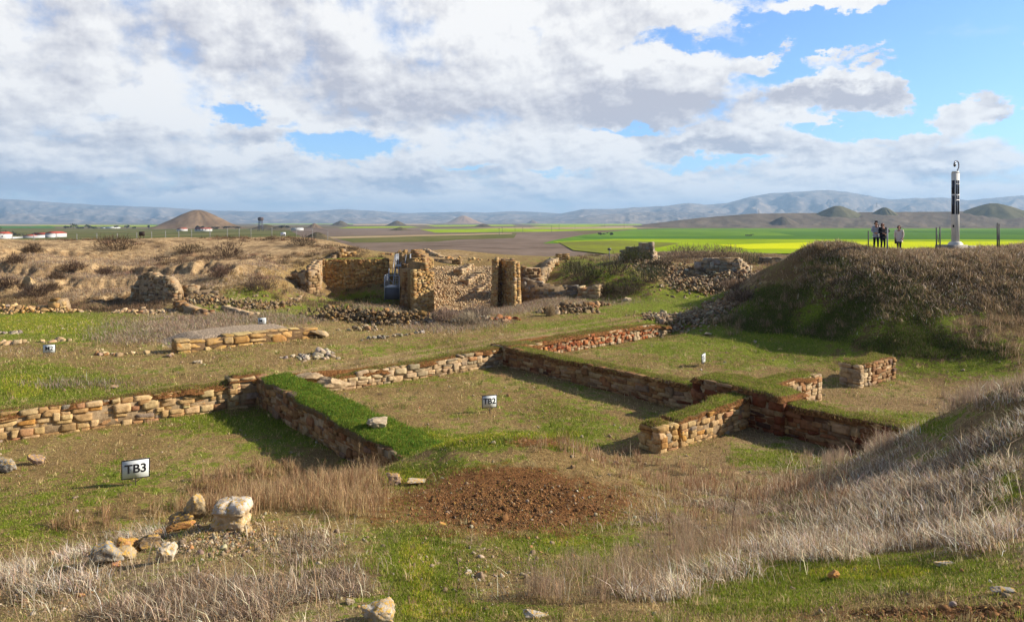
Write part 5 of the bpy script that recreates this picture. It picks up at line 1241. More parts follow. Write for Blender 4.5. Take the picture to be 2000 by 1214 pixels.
# ------------------------------------------------------------------ people on the mound
def skin_body(name, verts, edges, rad, mat, parent, sub=2, root=0):
    me = bpy.data.meshes.new(name); me.from_pydata(verts, edges, []); me.update(); o = bpy.data.objects.new(name, me); COL.objects.link(o); o.parent = parent
    md = o.modifiers.new('skin', 'SKIN'); md.use_smooth_shade = True
    sv = me.skin_vertices[0].data if me.skin_vertices else None
    if sv is None:
        bm = __import__('bmesh').new(); bm.from_mesh(me); bm.verts.layers.skin.verify(); bm.to_mesh(me); bm.free(); sv = me.skin_vertices[0].data
    for k, rr in enumerate(rad):
        sv[k].radius = (rr, rr) if not isinstance(rr, tuple) else rr; sv[k].use_root = (k == root)
    s = o.modifiers.new('sub', 'SUBSURF'); s.levels = sub; s.render_levels = sub
    dg = bpy.context.evaluated_depsgraph_get(); dg.update(); nm = bpy.data.meshes.new_from_object(o.evaluated_get(dg)); o.modifiers.clear(); o.data = nm
    nm.materials.clear(); nm.materials.append(mat)
    for p in nm.polygons: p.use_smooth = True
    return o
M_SKIN = plain_mat('skin', (.50, .27, .18), .6, 0, .05); M_HAIR = plain_mat('dark hair', (.025, .015, .012), .5); M_HAIR2 = plain_mat('reddish brown hair', (.10, .035, .02), .5)
M_BLK = plain_mat('black cloth', (.014, .014, .019), .85); M_NAVY = plain_mat('navy trousers', (.012, .014, .028), .85); M_CREAM = plain_mat('cream quilted cloth', (.72, .60, .52), .8, 0, .08, 30)
M_GREYC = plain_mat('grey cloth', (.42, .43, .45), .85); M_SHOE = plain_mat('dark shoe', (.03, .02, .02), .6); M_WHT = plain_mat('white shoe', (.6, .55, .5), .6); M_RED = plain_mat('reddish brown', (.2, .05, .04), .6)
def person(px, D, label, h, yaw, pose, top, legs, hair, shoe, topname='jacket', sleeve=None, long_hair=False, dz=0.0, lean=0.0, glasses=False, bag=None, hem=.47, wide=1.0):
    x = X_(px, D); g = hz(x, D) + dz
    r = thing('person', label, 'person', (x, D, g), yaw); s = h / 1.7
    J = {}
    hip = .92; sh = 1.40
    feet = pose['feet']
    V, E, Rr = [], [], []
    def av(p, rr, par=None):
        V.append((p[0] * s, p[1] * s, p[2] * s)); Rr.append((rr[0] * s, rr[1] * s) if isinstance(rr, tuple) else rr * s)
        if par is not None: E.append((par, len(V) - 1))
        return len(V) - 1
    c0 = av((0, 0, hip), (.13 , .10)); c1 = av((0, 0, 1.10), (.115, .09), c0); c2 = av((lean * .5, 0, 1.30), (.15, .10), c1); nk = av((lean, -.01, 1.47), .05, c2); hd0 = av((lean, -.02, 1.535), .065, nk)
    hd = av((lean, -.025, 1.60), (.078, .092), hd0); ht = av((lean, -.015, 1.67), .06, hd)
    chin = av((lean, -.09, 1.55), .028, hd0); nose = av((lean, -.125, 1.595), .012, hd)
    hands = []
    for k, sd_ in enumerate((-1, 1)):
        el, wr = pose['arms'][k]
        a0 = av((sd_ * .17 + lean * .6, 0, 1.39), .062, c2); a1 = av(el, .043, a0); a2 = av(wr, .028, a1)
        d = Vector(wr) - Vector(el); d.normalize(); pv_ = Vector(wr) + d * .06; pm = av(tuple(pv_), (.034, .02), a2); hands.append((wr, d))
        side = d.cross(Vector((0, 1, 0))); side = side.normalized() if side.length > .1 else Vector((1, 0, 0))
        for f, (o_, L_) in enumerate(((-.028, .060), (-.010, .075), (.010, .070), (.027, .055))):
            f0 = av(tuple(pv_ + side * o_ + d * .035), .009, pm); f1 = av(tuple(pv_ + side * o_ + d * (.035 + L_ * .5) + Vector((0, -.008, 0))), .008, f0); av(tuple(pv_ + side * o_ + d * (.035 + L_ * .9) + Vector((0, -.02, 0))), .007, f1)
        t0 = av(tuple(pv_ - side * .035 * sd_ * 1.0 - d * .01), .010, pm); av(tuple(pv_ - side * .055 * sd_ + d * .03), .009, t0)
    for k, sd_ in enumerate((-1, 1)):
        kn, an = feet[k]; l0 = av((sd_ * .09, 0, .86), .085, c0); l1 = av(kn, .055, l0); l2 = av(an, .038, l1); av((an[0], an[1] - .12, .035), .03, l2)
    skin_body('body', V, E, Rr, M_SKIN, r)
    # jacket
    V, E, Rr = [], [], []; w = wide
    b0 = av((0, 0, hip + (hem - .47)), (.185 * w, .145 * w)); b1 = av((0, 0, 1.08), (.165 * w, .13 * w), b0); b2 = av((lean * .5, 0, 1.30), (.185 * w, .13 * w), b1); b3 = av((lean * .9, 0, 1.43), (.09, .075), b2)
    lo = av((0, 0, hip - .10 + (hem - .47)), (.175 * w, .14 * w), b0)
    for k, sd_ in enumerate((-1, 1)):
        el, wr = pose['arms'][k]; s0 = av((sd_ * .185 * w + lean * .6, 0, 1.385), .078, b2); s1 = av(el, .062, s0); wv = Vector(el).lerp(Vector(wr), .92); av(tuple(wv), .046, s1)
    skin_body(topname, V, E, Rr, top, r)
    # trousers
    V, E, Rr = [], [], []; t0 = av((0, 0, .93), (.145, .115))
    for k, sd_ in enumerate((-1, 1)):
        kn, an = feet[k]; a = av((sd_ * .085, 0, .84), .10, t0); b = av(kn, .067, a); av((an[0], an[1], an[2] + .02), .050, b)
    skin_body('trousers', V, E, Rr, legs, r)
    for k in (0, 1):
        kn, an = feet[k]; V, E, Rr = [], [], []; a = av((an[0], an[1] + .03, .055), .048); b = av((an[0], an[1] - .08, .04), .042, a); av((an[0] + (k - .5) * .03, an[1] - .17, .032), .032, b); skin_body('shoe', V, E, Rr, shoe, r)
    # hair
    V, E, Rr = [], [], []; a = av((lean, .035, 1.645), .088); b = av((lean, -.02, 1.68), .070, a); c = av((lean, .075, 1.58), .070, a)
    if long_hair:
        d = av((lean + .03, .10, 1.47), .055, c); av((lean + .04, .12, 1.36), .03, d); e_ = av((lean - .085, .02, 1.60), .03, a); av((lean - .095, .02, 1.50), .025, e_); e_ = av((lean + .085, .02, 1.60), .03, a); av((lean + .095, .02, 1.50), .025, e_)
    skin_body('hair', V, E, Rr, hair, r)
    for sd_ in (-1, 1):
        m = MB(); m.box(((lean + sd_ * .032) * s, -.108 * s, 1.612 * s), (.045 if glasses else .022, .012, .034 if glasses else .012)); m.build('sunglasses' if glasses else 'eye', M_BLACK, r)
    m = MB(); m.box((lean * s, -.106 * s, 1.558 * s), (.042, .01, .010)); m.build('mouth', M_RED, r)
    return r
down = lambda k, f=0.0: ((k * .25, .02, 1.13), (k * .24, -.06 - f, .90))
legs_a = [((-.10, -.03, .48), (-.11, .02, .09)), ((.10, -.03, .48), (.12, .02, .09))]
person(1711, 45.2, 'person in a grey and black jacket standing half behind the dark-clad companion at the fence', 1.74, R(-12),
       {'arms': [((-.27, -.05, 1.13), (-.12, -.22, 1.02)), ((.24, -.12, 1.20), (.10, -.22, 1.42))], 'feet': legs_a}, M_GREYC, M_NAVY, M_HAIR, M_SHOE)
person(1724, 44.5, 'person in black coat and sunglasses with one hand on the hip beside the fence post', 1.66, R(6),
       {'arms': [((-.27, -.04, 1.15), (-.10, -.20, 1.05)), ((.47, .03, 1.19), (.20, -.10, 1.02))], 'feet': [((-.09, -.03, .48), (-.10, .0, .09)), ((.11, -.03, .48), (.14, .02, .09))]}, M_BLK, M_NAVY, M_HAIR2, M_WHT, 'coat', long_hair=True, glasses=True, wide=1.08)
pr = person(1756, 45.0, 'person in a cream quilted jacket and dark leggings standing apart at the right', 1.72, R(-38),
       {'arms': [down(-.9), down(.9)], 'feet': [((-.07, -.03, .48), (-.06, .02, .09)), ((.07, -.02, .48), (.07, .0, .09))]}, M_CREAM, M_NAVY, M_HAIR, M_SHOE, long_hair=True, wide=1.08, hem=.42)
m = MB(); m.box((-.02, 0, -.11), (.09, .16, .22)); m.bar((-.02, -.05, 0), (-.02, 0, .12), .01); m.bar((-.02, .05, 0), (-.02, 0, .12), .01)
bg_ = m.build('handbag', M_BLACK); bg_.location = (pr.location.x - .27, 44.83, pr.location.z + .80); tag(bg_, 'small dark handbag held by the person in the cream jacket', 'handbag')

# ------------------------------------------------------------------ far buildings, trees, tower, power poles
M_WHITE = plain_mat('white wall', (.55, .55, .53), .8, 0, .05, .2); M_ROOF = plain_mat('red roof tile', (.36, .07, .04), .8, 0, .2, .8); M_WIN = plain_mat('dark window', (.03, .035, .05), .3); M_SHED = plain_mat('grey shed roof', (.45, .47, .50), .5, 0, .1, .3)
def building(pxa, pxb, pyb, wall_h, roof_h, depth, label, D=None, roof=None, wallm=None, wins=0, name='farm_building', gable=False, rz=0.0):
    D = D or -ZP * F / (pyb - HOR); xa, xb = X_(pxa, D), X_(pxb, D); zb = zpx(pyb, D); L = xb - xa
    r = thing(name, label, 'building', (xa, D, zb), rz)
    m = MB(); wall_h *= .8; roof_h *= .75; m.box((L / 2, depth / 2, wall_h / 2 - 1), (L, depth, wall_h + 2)); m.build('wall', wallm or M_WHITE, r)
    m = MB(); o = .5
    if gable: V = [(-o, -o, wall_h), (L + o, -o, wall_h), (L + o, depth + o, wall_h), (-o, depth + o, wall_h), (L / 2, -o, wall_h + roof_h), (L / 2, depth + o, wall_h + roof_h)]; Fc = [(0, 4, 5, 3), (1, 2, 5, 4), (0, 1, 4), (2, 3, 5), (0, 3, 2, 1)]
    else: V = [(-o, -o, wall_h), (L + o, -o, wall_h), (L + o, depth + o, wall_h), (-o, depth + o, wall_h), (-o, depth / 2, wall_h + roof_h), (L + o, depth / 2, wall_h + roof_h)]; Fc = [(0, 1, 5, 4), (2, 3, 4, 5), (0, 4, 3), (1, 2, 5), (0, 3, 2, 1)]
    m.add(V, Fc); m.build('roof', roof or M_ROOF, r)
    for k in range(wins):
        w = MB(); w.box(((k + .5) * L / wins, -.06, wall_h * .55), (1.3, .12, 1.5)); w.build('window', M_WIN, r)
    return r
building(60, 92, 463, 3.2, 3.2, 14, 'long white building with red tiled roof behind the gabled white house', D=800, wins=8)
building(88, 110, 462.5, 4.8, 2.6, 18, 'white house with a broad gable end at the right of the compound', D=760, gable=True)
building(-14, 8, 468, 7.0, 2.6, 12, 'two-storey white house with red roof at the left frame edge', D=690, wins=3)
building(44, 66, 465, 2.8, 1.8, 8, 'small white outbuilding in front of the long red-roofed one', D=740, gable=True, wins=2)
building(196, 206, 446, 3.2, 2.2, 30, 'low dark barn in the trees right of the red-roofed compound', wallm=M_SHED, roof=M_DARKM)
building(206, 223, 446, 3.6, 2.4, 30, 'low shed with a pale roof in the trees right of the dark barn', roof=M_SHED)
building(345, 358, 449, 2.0, 2.2, 16, 'small red-roofed house at the left foot of the tall burial mound', D=1150)
building(380, 405, 449.5, 2.4, 2.2, 18, 'red-roofed long house in front of the tall burial mound', D=1100, wins=4)
building(568, 586, 448, 2.4, .8, 20, 'long low white shed right of the watchtower', D=1150, roof=M_SHED)
cw = MB(); pts = [(-3, 468, 690), (20, 467, 700), (45, 465.5, 720), (88, 463.5, 740), (108, 461, 750)]
for (a, b, c), (a2, b2, c2) in zip(pts[:-1], pts[1:]):
    za, zb_ = zpx(b, c), zpx(b2, c2); xa, xb = X_(a, c), X_(a2, c2)
    cw.add([(xa, c, za - 2), (xb, c2, zb_ - 2), (xb, c2, zb_ + 2.1), (xa, c, za + 2.1), (xa, c + .4, za - 2), (xb, c2 + .4, zb_ - 2), (xb, c2 + .4, zb_ + 2.1), (xa, c + .4, za + 2.1)], [(0, 1, 2, 3), (7, 6, 5, 4), (3, 2, 6, 7), (0, 3, 7, 4), (1, 5, 6, 2)])
tag(cw.build('boundary_wall', M_WHITE), 'long low white boundary wall of the red-roofed compound', 'wall')
# watchtower
def watchtower():
    D = 1350; x = X_(509, D); zb = -17; r = thing('water_tower', 'tall dark tower with a wide tank on lattice legs beyond the left bank', 'tower', (x, D, zb)); H = (HOR - 424) / F * D - zb
    for sx in (-1, 1):
        for sy in (-1, 1):
            m = MB(); m.bar((sx * 4, sy * 4, 0), (sx * 2.6, sy * 2.6, H - 7), .45); m.build('leg', M_DARKM, r)
    m = MB()
    for z in (H * .2, H * .4, H * .6):
        k = 4 - 1.4 * z / (H - 7)
        for a, b in (((-k, -k), (k, -k)), ((k, -k), (k, k)), ((k, k), (-k, k)), ((-k, k), (-k, -k))): m.bar((*a, z), (*b, z), .25); m.bar((*a, z), (*b, min(z + H * .2, H - 7)), .2)
    m.build('bracing', M_DARKM, r)
    m = MB(); m.bar((0, 0, H - 7), (0, 0, H - 5), 3.5, 5.2, 16); m.bar((0, 0, H - 5), (0, 0, H - 1), 5.2, 5.2, 16); m.build('tank', plain_mat('rusted tank', (.10, .065, .055), .8), r)
    m = MB(); m.bar((0, 0, H - 1), (0, 0, H + .4), 5.5, .6, 16); m.build('roof', M_DARKM, r)
watchtower()
M_TREE = blade_mat('tree leaves', .2); M_BARK = plain_mat('bark', (.06, .045, .035), .95)
def tree(px, pyb, D, h, wd, seed, label, col=(.035, .045, .02), dens=260, leaf=.5, name='tree', cat='tree', zb=None, group='trees and bushes on the plain'):
    rng = np.random.RandomState(seed); x = X_(px, D); zb = zpx(pyb, D) if zb is None else zb
    r = thing(name, label, cat, (x, D, zb), 0, group)
    m = MB(); m.bar((0, 0, -.5), (0, 0, h * .5), h * .03, h * .015)
    for k in range(6):
        a = rng.uniform(0, 6.28); m.bar((0, 0, h * rng.uniform(.15, .4)), (math.cos(a) * wd * .35, math.sin(a) * wd * .35, h * rng.uniform(.5, .85)), h * .012, h * .004)
    m.build('trunk', M_BARK, r)
    nc = 9; cc = np.stack([rng.normal(size=nc) * wd * .24, rng.normal(size=nc) * wd * .24, rng.uniform(.3, .85, nc) * h], -1); k = rng.randint(0, nc, dens)
    p = cc[k] + rng.normal(size=(dens, 3)) * np.array([wd * .13, wd * .13, h * .11]); p[:, 2] = np.clip(p[:, 2], h * .08, h * 1.02)
    sz = leaf * rng.uniform(.6, 1.4, dens); a = rng.normal(size=(dens, 3)); a /= np.linalg.norm(a, axis=1)[:, None]; b = np.cross(a, rng.normal(size=(dens, 3))); b /= np.linalg.norm(b, axis=1)[:, None]
    V = np.stack([p + a * sz[:, None], p + b * sz[:, None] * .6, p - a * sz[:, None], p - b * sz[:, None] * .6], 1).reshape(-1, 3); Q = np.arange(dens * 4).reshape(-1, 4)
    cl = np.repeat(np.array(col)[None] * np.exp(rng.normal(size=(nc, 1)) * .35)[k], 4, 0)
    mesh_np('crown', V, [Q], M_TREE, r, {'col': np.clip(cl, 0, 1)}); return r
TR = [(128, 447, 1500, 6, 16, 'spreading bare-looking tree first right of the compound'), (143, 446.5, 1560, 11, 13, 'tallest pointed tree right of the compound'), (157, 447, 1500, 5, 14, 'low rounded tree after the tall pointed one'),
      (172, 447, 1500, 9, 9, 'upright tree before the dark barn'), (182, 447, 1480, 5, 12, 'bushy tree against the left of the dark barn'), (228, 446, 1560, 6, 10, 'dark tree at the right end of the pale-roofed shed'), (249, 446, 1600, 7, 6, 'narrow lone tree right of the sheds'),
      (262, 446, 1600, 4, 8, 'small bush right of the narrow lone tree'), (290, 446, 1650, 7, 7, 'tree at the far left foot of the tall burial mound'), (385, 448, 1180, 6, 6, 'dark tree at the middle of the tall mound foot'), (395, 448, 1180, 5, 5, 'second dark tree at the tall mound foot'),
      (418, 448, 1180, 5, 12, 'broad bush at the right of the tall mound foot'), (440, 447.5, 1250, 5, 14, 'bush row tree right below the tall mound'), (460, 447, 1300, 5, 14, 'last bush before the watchtower'), (550, 446, 1350, 6, 16, 'dark tree clump left of the long white shed'), (560, 446, 1350, 5, 12, 'lower tree clump touching the long white shed'),
      (8, 461, 800, 7, 10, 'dark tree behind the white house at the left edge'), (18, 462, 800, 6, 12, 'second tree behind the compound wall'), (34, 463, 790, 5, 14, 'bush inside the compound wall'), (-6, 455, 850, 8, 10, 'tree above the left house roof'),
      (1174, 459.5, 880, 3.6, 8, 'small dark bush in the big green field'), (1195, 459.5, 880, 3.2, 6, 'second small bush in the big green field'), (1462, 461, 840, 2.2, 9, 'low dark thicket in the middle of the green field')]
for k, (px, pyb, D, h, w_, lab) in enumerate(TR): tree(px, pyb, D, h, w_, 500 + k, lab, (.05, .05, .03), 220, .9 if D > 1000 else .55)
M_POLE = plain_mat('power pole', (.12, .11, .10), .9)
for k, (px, pyb, top) in enumerate([(981, 455, 444), (1006, 452, 440), (1021, 453.5, 443.5), (1077, 453.5, 440), (1092, 449, 437), (1123, 446, 438), (1181, 443.5, 435.5), (1219, 446, 434), (975, 459, 445)]):
    D = -ZP * F / (pyb - HOR); m = MB(); h = (pyb - top) / F * D; m.bar((0, 0, -1), (0, 0, h), .22, .15); m.bar((-1.6, 0, h - 1), (1.6, 0, h - 1), .12); o = m.build('power_pole', M_POLE)
    o.location = (X_(px, D), D, ZP); tag(o, ['leftmost of the paired power poles on the plain', 'second power pole from the left on the plain', 'third power pole from the left', 'tall power pole in the middle of the line', 'power pole just right of the tall middle one', 'short far power pole in the pale strip', 'farthest short power pole near the horizon', 'last power pole before the brown hill', 'nearest low power pole left of the pair'][k], 'power pole', 'power poles crossing the plain')
for k, (px, pyb, top, D) in enumerate([(1482, 418, 409, 2450), (1712, 404.5, 396, 2450)]):
    m = MB(); z = zpx(pyb, D); h = (pyb - top) / F * D
    for sx in (-1, 1): m.bar((sx * 2.2, 0, -2), (sx * .3, 0, h), .28, .12)
    for f in (.3, .55, .8): m.bar((-2.2 + 1.9 * f, 0, h * f), (2.2 - 1.9 * f, 0, h * f), .15)
    m.bar((-3, 0, h * .85), (3, 0, h * .85), .2); o = m.build('lattice_mast', M_POLE); o.location = (X_(px, D), D, z); tag(o, ['lattice mast on the long crest of the brown hill', 'lattice mast on the twin-bumped crest of the brown hill'][k], 'mast')

# ------------------------------------------------------------------ vegetation
rng = np.random.RandomState(900)
def samp_cols(n, base, var=.22, alt=None, p=.2):
    c = np.array(base)[None] * np.exp(rng.normal(size=(n, 1)) * var) * (1 + rng.normal(size=(n, 3)) * .06)
    if alt is not None:
        k = rng.rand(n) < p; c[k] = np.array(alt)[None] * np.exp(rng.normal(size=(k.sum(), 1)) * var)
    return c
def clump(x, y, sc, seed): return vnoise(x * sc, y * sc, seed)
D_ = GY
# 1. short turf, near
gn = gG + 1.0 * fbm(GX * .6, GY * .6, 4, 51) * .5
turf_mask = ss(gn, .30, .75) * (1 - ss(gD, .35, .8)) * (1 - .8 * ss(gP, .4, .8)) + .02
pt, i, j = scatter(turf_mask, 240000, 901, 1.9, 2.5, 48)
n = len(pt); sc = (pt[:, 1] / 10).clip(.75, 2.6) ** .75
h = .035 * sc * rng.uniform(.5, 1.5, n) * (0.6 + .9 * clump(pt[:, 0], pt[:, 1], 2.5, 61)); w = .0045 * sc * 1.5
gcol = samp_cols(n, (.17, .225, .016), .32, (.34, .29, .09), .28); lime = (gG[i, j] > .85)[:, None]; gcol = np.where(lime, gcol * np.array([1.55, 1.35, 1.0]), gcol)
tu = blade_geo(pt, h, w * np.ones(n), rng.normal(size=(n, 2)) * .5, gcol, rng)
blades('turf_grass', [tu])
# 2. thatch: short dry straw nearly everywhere
dm_ = (1 - ss(gD, .45, .9)) * (1 - .6 * ss(gP, .4, .8)) * (1.1 - .6 * ss(gn, .4, .8))
pt, i, j = scatter(dm_, 330000, 902, 1.9, 2.5, 60)
n = len(pt); sc = (pt[:, 1] / 10).clip(.75, 3.5) ** .8
h = .05 * sc * rng.uniform(.4, 1.7, n) * (0.4 + 1.1 * clump(pt[:, 0], pt[:, 1], 1.6, 62)); t_ = gT[i, j]
col = t_ * 1.25 * np.exp(rng.normal(size=(n, 1)) * .45) * (1 + rng.normal(size=(n, 3)) * .05)
gk = rng.rand(n) < .24 * (gn[i, j] > .12); col[gk] = samp_cols(int(gk.sum()), (.18, .19, .03), .4)
th = blade_geo(pt, h, .0045 * sc * 1.3, rng.normal(size=(n, 2)) * 1.5, col, rng)
blades('dry_thatch', [th])
# 3. long dry grass
LONG = [(1750, 980, 200, 75, 1.2), (1950, 900, 120, 90, 1.1), (1560, 1080, 130, 20, 2.6), (1400, 1125, 110, 17, 2.6), (1290, 1160, 70, 15, 2.2), (1700, 1045, 120, 24, 2.0), (1850, 1040, 180, 45, 1.2), (1780, 870, 90, 28, 1.0), (1950, 790, 70, 26, 1.0), (1250, 1160, 80, 16, .5),
        (60, 1140, 130, 22, 1.6), (170, 1090, 80, 14, 1.1), (260, 1050, 90, 12, 1.0), (20, 1190, 60, 20, .5), (1850, 930, 150, 40, .6)]
LYING = [(420, 1150, 210, 34, 1.2), (300, 1195, 260, 22, 1.0), (600, 1070, 110, 44, .8), (620, 1160, 90, 50, .7), (1180, 1010, 70, 40, .4), (1350, 990, 150, 40, .55), (1700, 930, 60, 40, .5), (1050, 1170, 110, 20, .3), (1150, 1110, 60, 30, .4), (900, 940, 60, 12, .3), (1180, 900, 60, 14, .5)]
def longset(mask_list, n, seed, hh, ww, base, lean_mu, lean_sd, alt=None, p=.2, var=.25, cl=1.0, power=1.6, ymax=60, extra=None, thr=(.05, .5)):
    mk = blobmask(PX, PY, mask_list) if extra is None else extra
    mk = ss(mk * (1 - .75 * ss(clump(GX, GY, 1.2, 101), .52, .70) * (GY < 20)) * (.35 + .6 * clump(GX, GY, 1.1 * cl, seed) + .8 * clump(GX, GY, .38 * cl, seed + 9) ** 1.3 - .12) , *thr)
    pt, i, j = scatter(mk, n, seed, power, 2.5, ymax); n = len(pt)
    sc = (pt[:, 1] / 9).clip(.9, 4) ** .55
    tuft = clump(pt[:, 0], pt[:, 1], 3.2, seed + 3)
    h = hh * rng.uniform(.35, 1.15, n) * (.45 + .9 * tuft)
    ang = 6.28 * clump(pt[:, 0], pt[:, 1], .9, seed + 5)
    lean = np.array(lean_mu)[None] + rng.normal(size=(n, 2)) * lean_sd + .35 * lean_sd * np.stack([np.cos(ang), np.sin(ang)], -1)
    return blade_geo(pt, h, ww * sc * rng.uniform(.7, 1.4, n), lean, samp_cols(n, base, var, alt, p), rng)
LG = ss(clump(GX, GY, 1.2, 101), .52, .70)
L1 = longset(LONG, 40000, 911, .25, .0080, (.60, .495, .37), (-.35, .05), .8, (.28, .19, .10), .3, .5, thr=(.38, .95))
L3 = longset(LONG + LYING, 5200, 913, .42, .0062, (.66, .54, .38), (-.3, .0), .55, (.34, .22, .13), .3, .35)
blades('long_dry_grass', [L1, L3])
L2 = longset(LYING + [(1750, 980, 220, 80, .9), (1900, 880, 120, 60, .8), (1430, 1010, 160, 50, .9)], 90000, 912, .17, .0075, (.37, .285, .20), (-.5, -.3), 1.8, (.20, .13, .07), .4, .6, thr=(.38, .95))
blades('matted_dry_grass', [L2])
# 4. twiggy reddish brushwood as fans of stems
def brush(lst, nclump, nst, seed, H, base, power=1.3, width=.0045, ymax=50, spread=.5, alt=None, thr=(.08, .5)):
    mk = ss(blobmask(PX, PY, lst) * (.5 + .8 * clump(GX, GY, .9, seed)), *thr); pt, i, j = scatter(mk, nclump, seed, power, 2.5, ymax)
    P3 = np.repeat(pt, nst, 0); n = len(P3); P3 = P3 + np.concatenate([rng.normal(size=(n, 2)) * .07, np.zeros((n, 1))], 1)
    hs = np.repeat(rng.uniform(.5, 1.15, len(pt)), nst)
    a = rng.uniform(0, 6.28, n); rad = np.abs(rng.normal(size=n)) * spread; lean = np.stack([np.cos(a) * rad, np.sin(a) * rad], -1)
    h = H * hs * rng.uniform(.45, 1.1, n); sc = (P3[:, 1] / 10).clip(.8, 4) ** .7
    col = samp_cols(n, base, .3, alt, .3); g1_ = blade_geo(P3, h, width * sc, lean, col, rng)
    # side twigs
    k = rng.randint(0, n, int(n * 1.4)); f = rng.uniform(.3, .85, len(k)); nrm = 1 / np.sqrt(1 + (lean[k] ** 2).sum(1))
    q = P3[k] + np.concatenate([lean[k] * (h[k] * nrm * f)[:, None] * .8, (h[k] * nrm * f)[:, None]], 1)
    g2_ = blade_geo(q, h[k] * .3, width * .7 * sc[k], lean[k] + rng.normal(size=(len(k), 2)) * .8, col[k], rng)
    return g1_, g2_
B1 = brush([(430, 975, 60, 24, .8), (520, 955, 90, 34, 1.2), (620, 965, 90, 26, 1.2), (690, 980, 50, 26, .9), (380, 990, 50, 16, .7), (250, 1010, 90, 16, .5), (150, 1030, 80, 16, .4)], 430, 26, 921, .5, (.46, .32, .17), alt=(.26, .14, .07), width=.0062)
B2 = brush([(1130, 885, 80, 20, .9), (1200, 905, 60, 26, 1.0), (1290, 930, 70, 20, .8), (1420, 945, 90, 30, 1.1), (1560, 970, 90, 18, .8), (1350, 1010, 60, 20, .4), (1640, 960, 60, 30, .6)], 170, 28, 922, .40, (.42, .29, .17), alt=(.26, .13, .07), width=.006)
B3 = brush([(1180, 1130, 90, 30, 1.1), (1340, 1070, 70, 24, 1.0), (1430, 1030, 60, 20, .6), (1100, 1165, 60, 16, .7), (1250, 1110, 60, 20, .8)], 75, 44, 923, .42, (.36, .25, .16), alt=(.40, .31, .21), width=.0038)
B4 = brush([(1880, 790, 60, 20, .8), (1960, 770, 60, 18, .8), (1720, 880, 60, 14, .7), (1600, 905, 60, 14, .4)], 160, 36, 924, .45, (.38, .28, .19), width=.004)
blades('dry_brushwood', [*B1, *B2, *B3, *B4])
# 5. big mound: matted brown grass
mm = ss(GX, 5.5, 12) * np.maximum(ss(GY, 30.5, 33), ss(GX, 17.0, 19.0) * ss(GY, 26, 28.5)) * ss(GY, 50, 45) * ss(GZ, -6.55, -6.0)
M5 = longset(None, 60000, 931, .34, .013, (.225, .165, .09), (-.35, -.25), 1.0, (.42, .33, .25), .25, .55, .5, 1.0, 56, mm * 1.2 * (.45 + .55 * ss(GZ, -5.6, -3.2)), (.5, 1.1))
mb = mm * ss(clump(GX, GY, .45, 88), .45, .8)
pt, i, j = scatter(mb, 420, 935, .6, 25, 56); P3 = np.repeat(pt, 34, 0); n = len(P3); P3 = P3 + np.concatenate([rng.normal(size=(n, 2)) * .14, np.zeros((n, 1))], 1)
a_s = rng.uniform(0, 6.28, n); ln_ = np.stack([np.cos(a_s), np.sin(a_s)], -1) * np.abs(rng.normal(size=n))[:, None] * .9 + np.array([-.2, -.2])
M55 = blade_geo(P3, np.repeat(rng.uniform(.3, .75, 420), 34) * rng.uniform(.4, 1, n), np.full(n, .013), ln_, samp_cols(n, (.28, .195, .11), .4, (.40, .30, .19), .3), rng)
mg = ss(blobmask(PX, PY, [(1680, 610, 180, 60, .9), (1480, 640, 120, 24, .9), (1800, 690, 160, 30, .7), (1620, 520, 30, 12, 1.2), (1500, 580, 40, 20, .6)]) * clump(GX, GY, .5, 77) * mm, .14, .5)
pt, i, j = scatter(mg, 110000, 932, 1.2, 25, 56); n = len(pt)
M6 = blade_geo(pt, .14 * rng.uniform(.5, 1.4, n), .012 * np.ones(n), rng.normal(size=(n, 2)) * .6, samp_cols(n, (.085, .13, .014), .4, (.22, .16, .09), .3), rng)
crest = mm * ss(GZ, -2.6, -1.9)
M7 = longset(None, 22000, 933, .30, .007, (.44, .33, .21), (-.2, 0), .45, (.30, .2, .13), .3, .3, .6, 1.0, 50, crest * ss(GY, 46, 43.5) * 1.2, (.15, .8))
blades('mound_grass', [M5, M55, M6, M7])
# 6. mid distance dry weeds
MW = [(330, 648, 130, 16, 1.2), (450, 622, 110, 9, 1.0), (560, 628, 60, 7, .8), (860, 640, 80, 10, .7), (960, 632, 40, 8, .6), (1000, 590, 180, 9, .9), (900, 608, 120, 8, .8), (150, 752, 110, 9, .6), (740, 600, 60, 8, .7), (1080, 578, 120, 8, .6), (1440, 590, 40, 14, .6),
      (1420, 620, 30, 16, .5), (60, 690, 60, 8, .4), (240, 665, 50, 8, .8), (620, 560, 60, 20, .5), (200, 540, 330, 50, .5), (1350, 540, 180, 30, .3), (1380, 498, 160, 9, 1.1), (1620, 482, 60, 5, .7), (540, 540, 80, 20, .4)]
M8 = longset(MW, 90000, 941, .30, .010, (.33, .26, .19), (-.2, 0), .6, (.26, .16, .10), .3, .3, .6, 1.0, 90)
blades('terrace_weeds', [M8])
bkm = ss(GX, -8, -16) * ss(GY, 46, 50) * ss(GY, 86, 76) * ss(clump(GX, GY, .16, 90), .45, .75) + .15 * ss(GX, 4, 6) * ss(GX, 30, 26) * ss(GY, 56, 60) * ss(GY, 86, 80)
pt, i, j = scatter(bkm, 1050, 945, .5, 40, 90); P3 = np.repeat(pt, 40, 0); n = len(P3); P3 = P3 + np.concatenate([rng.normal(size=(n, 2)) * .22, np.zeros((n, 1))], 1)
a_s = rng.uniform(0, 6.28, n); ln_ = np.stack([np.cos(a_s), np.sin(a_s)], -1) * np.abs(rng.normal(size=n))[:, None] * .9; cb = np.repeat(samp_cols(1050, (.19, .12, .07), .45, (.09, .06, .035), .4), 40, 0)
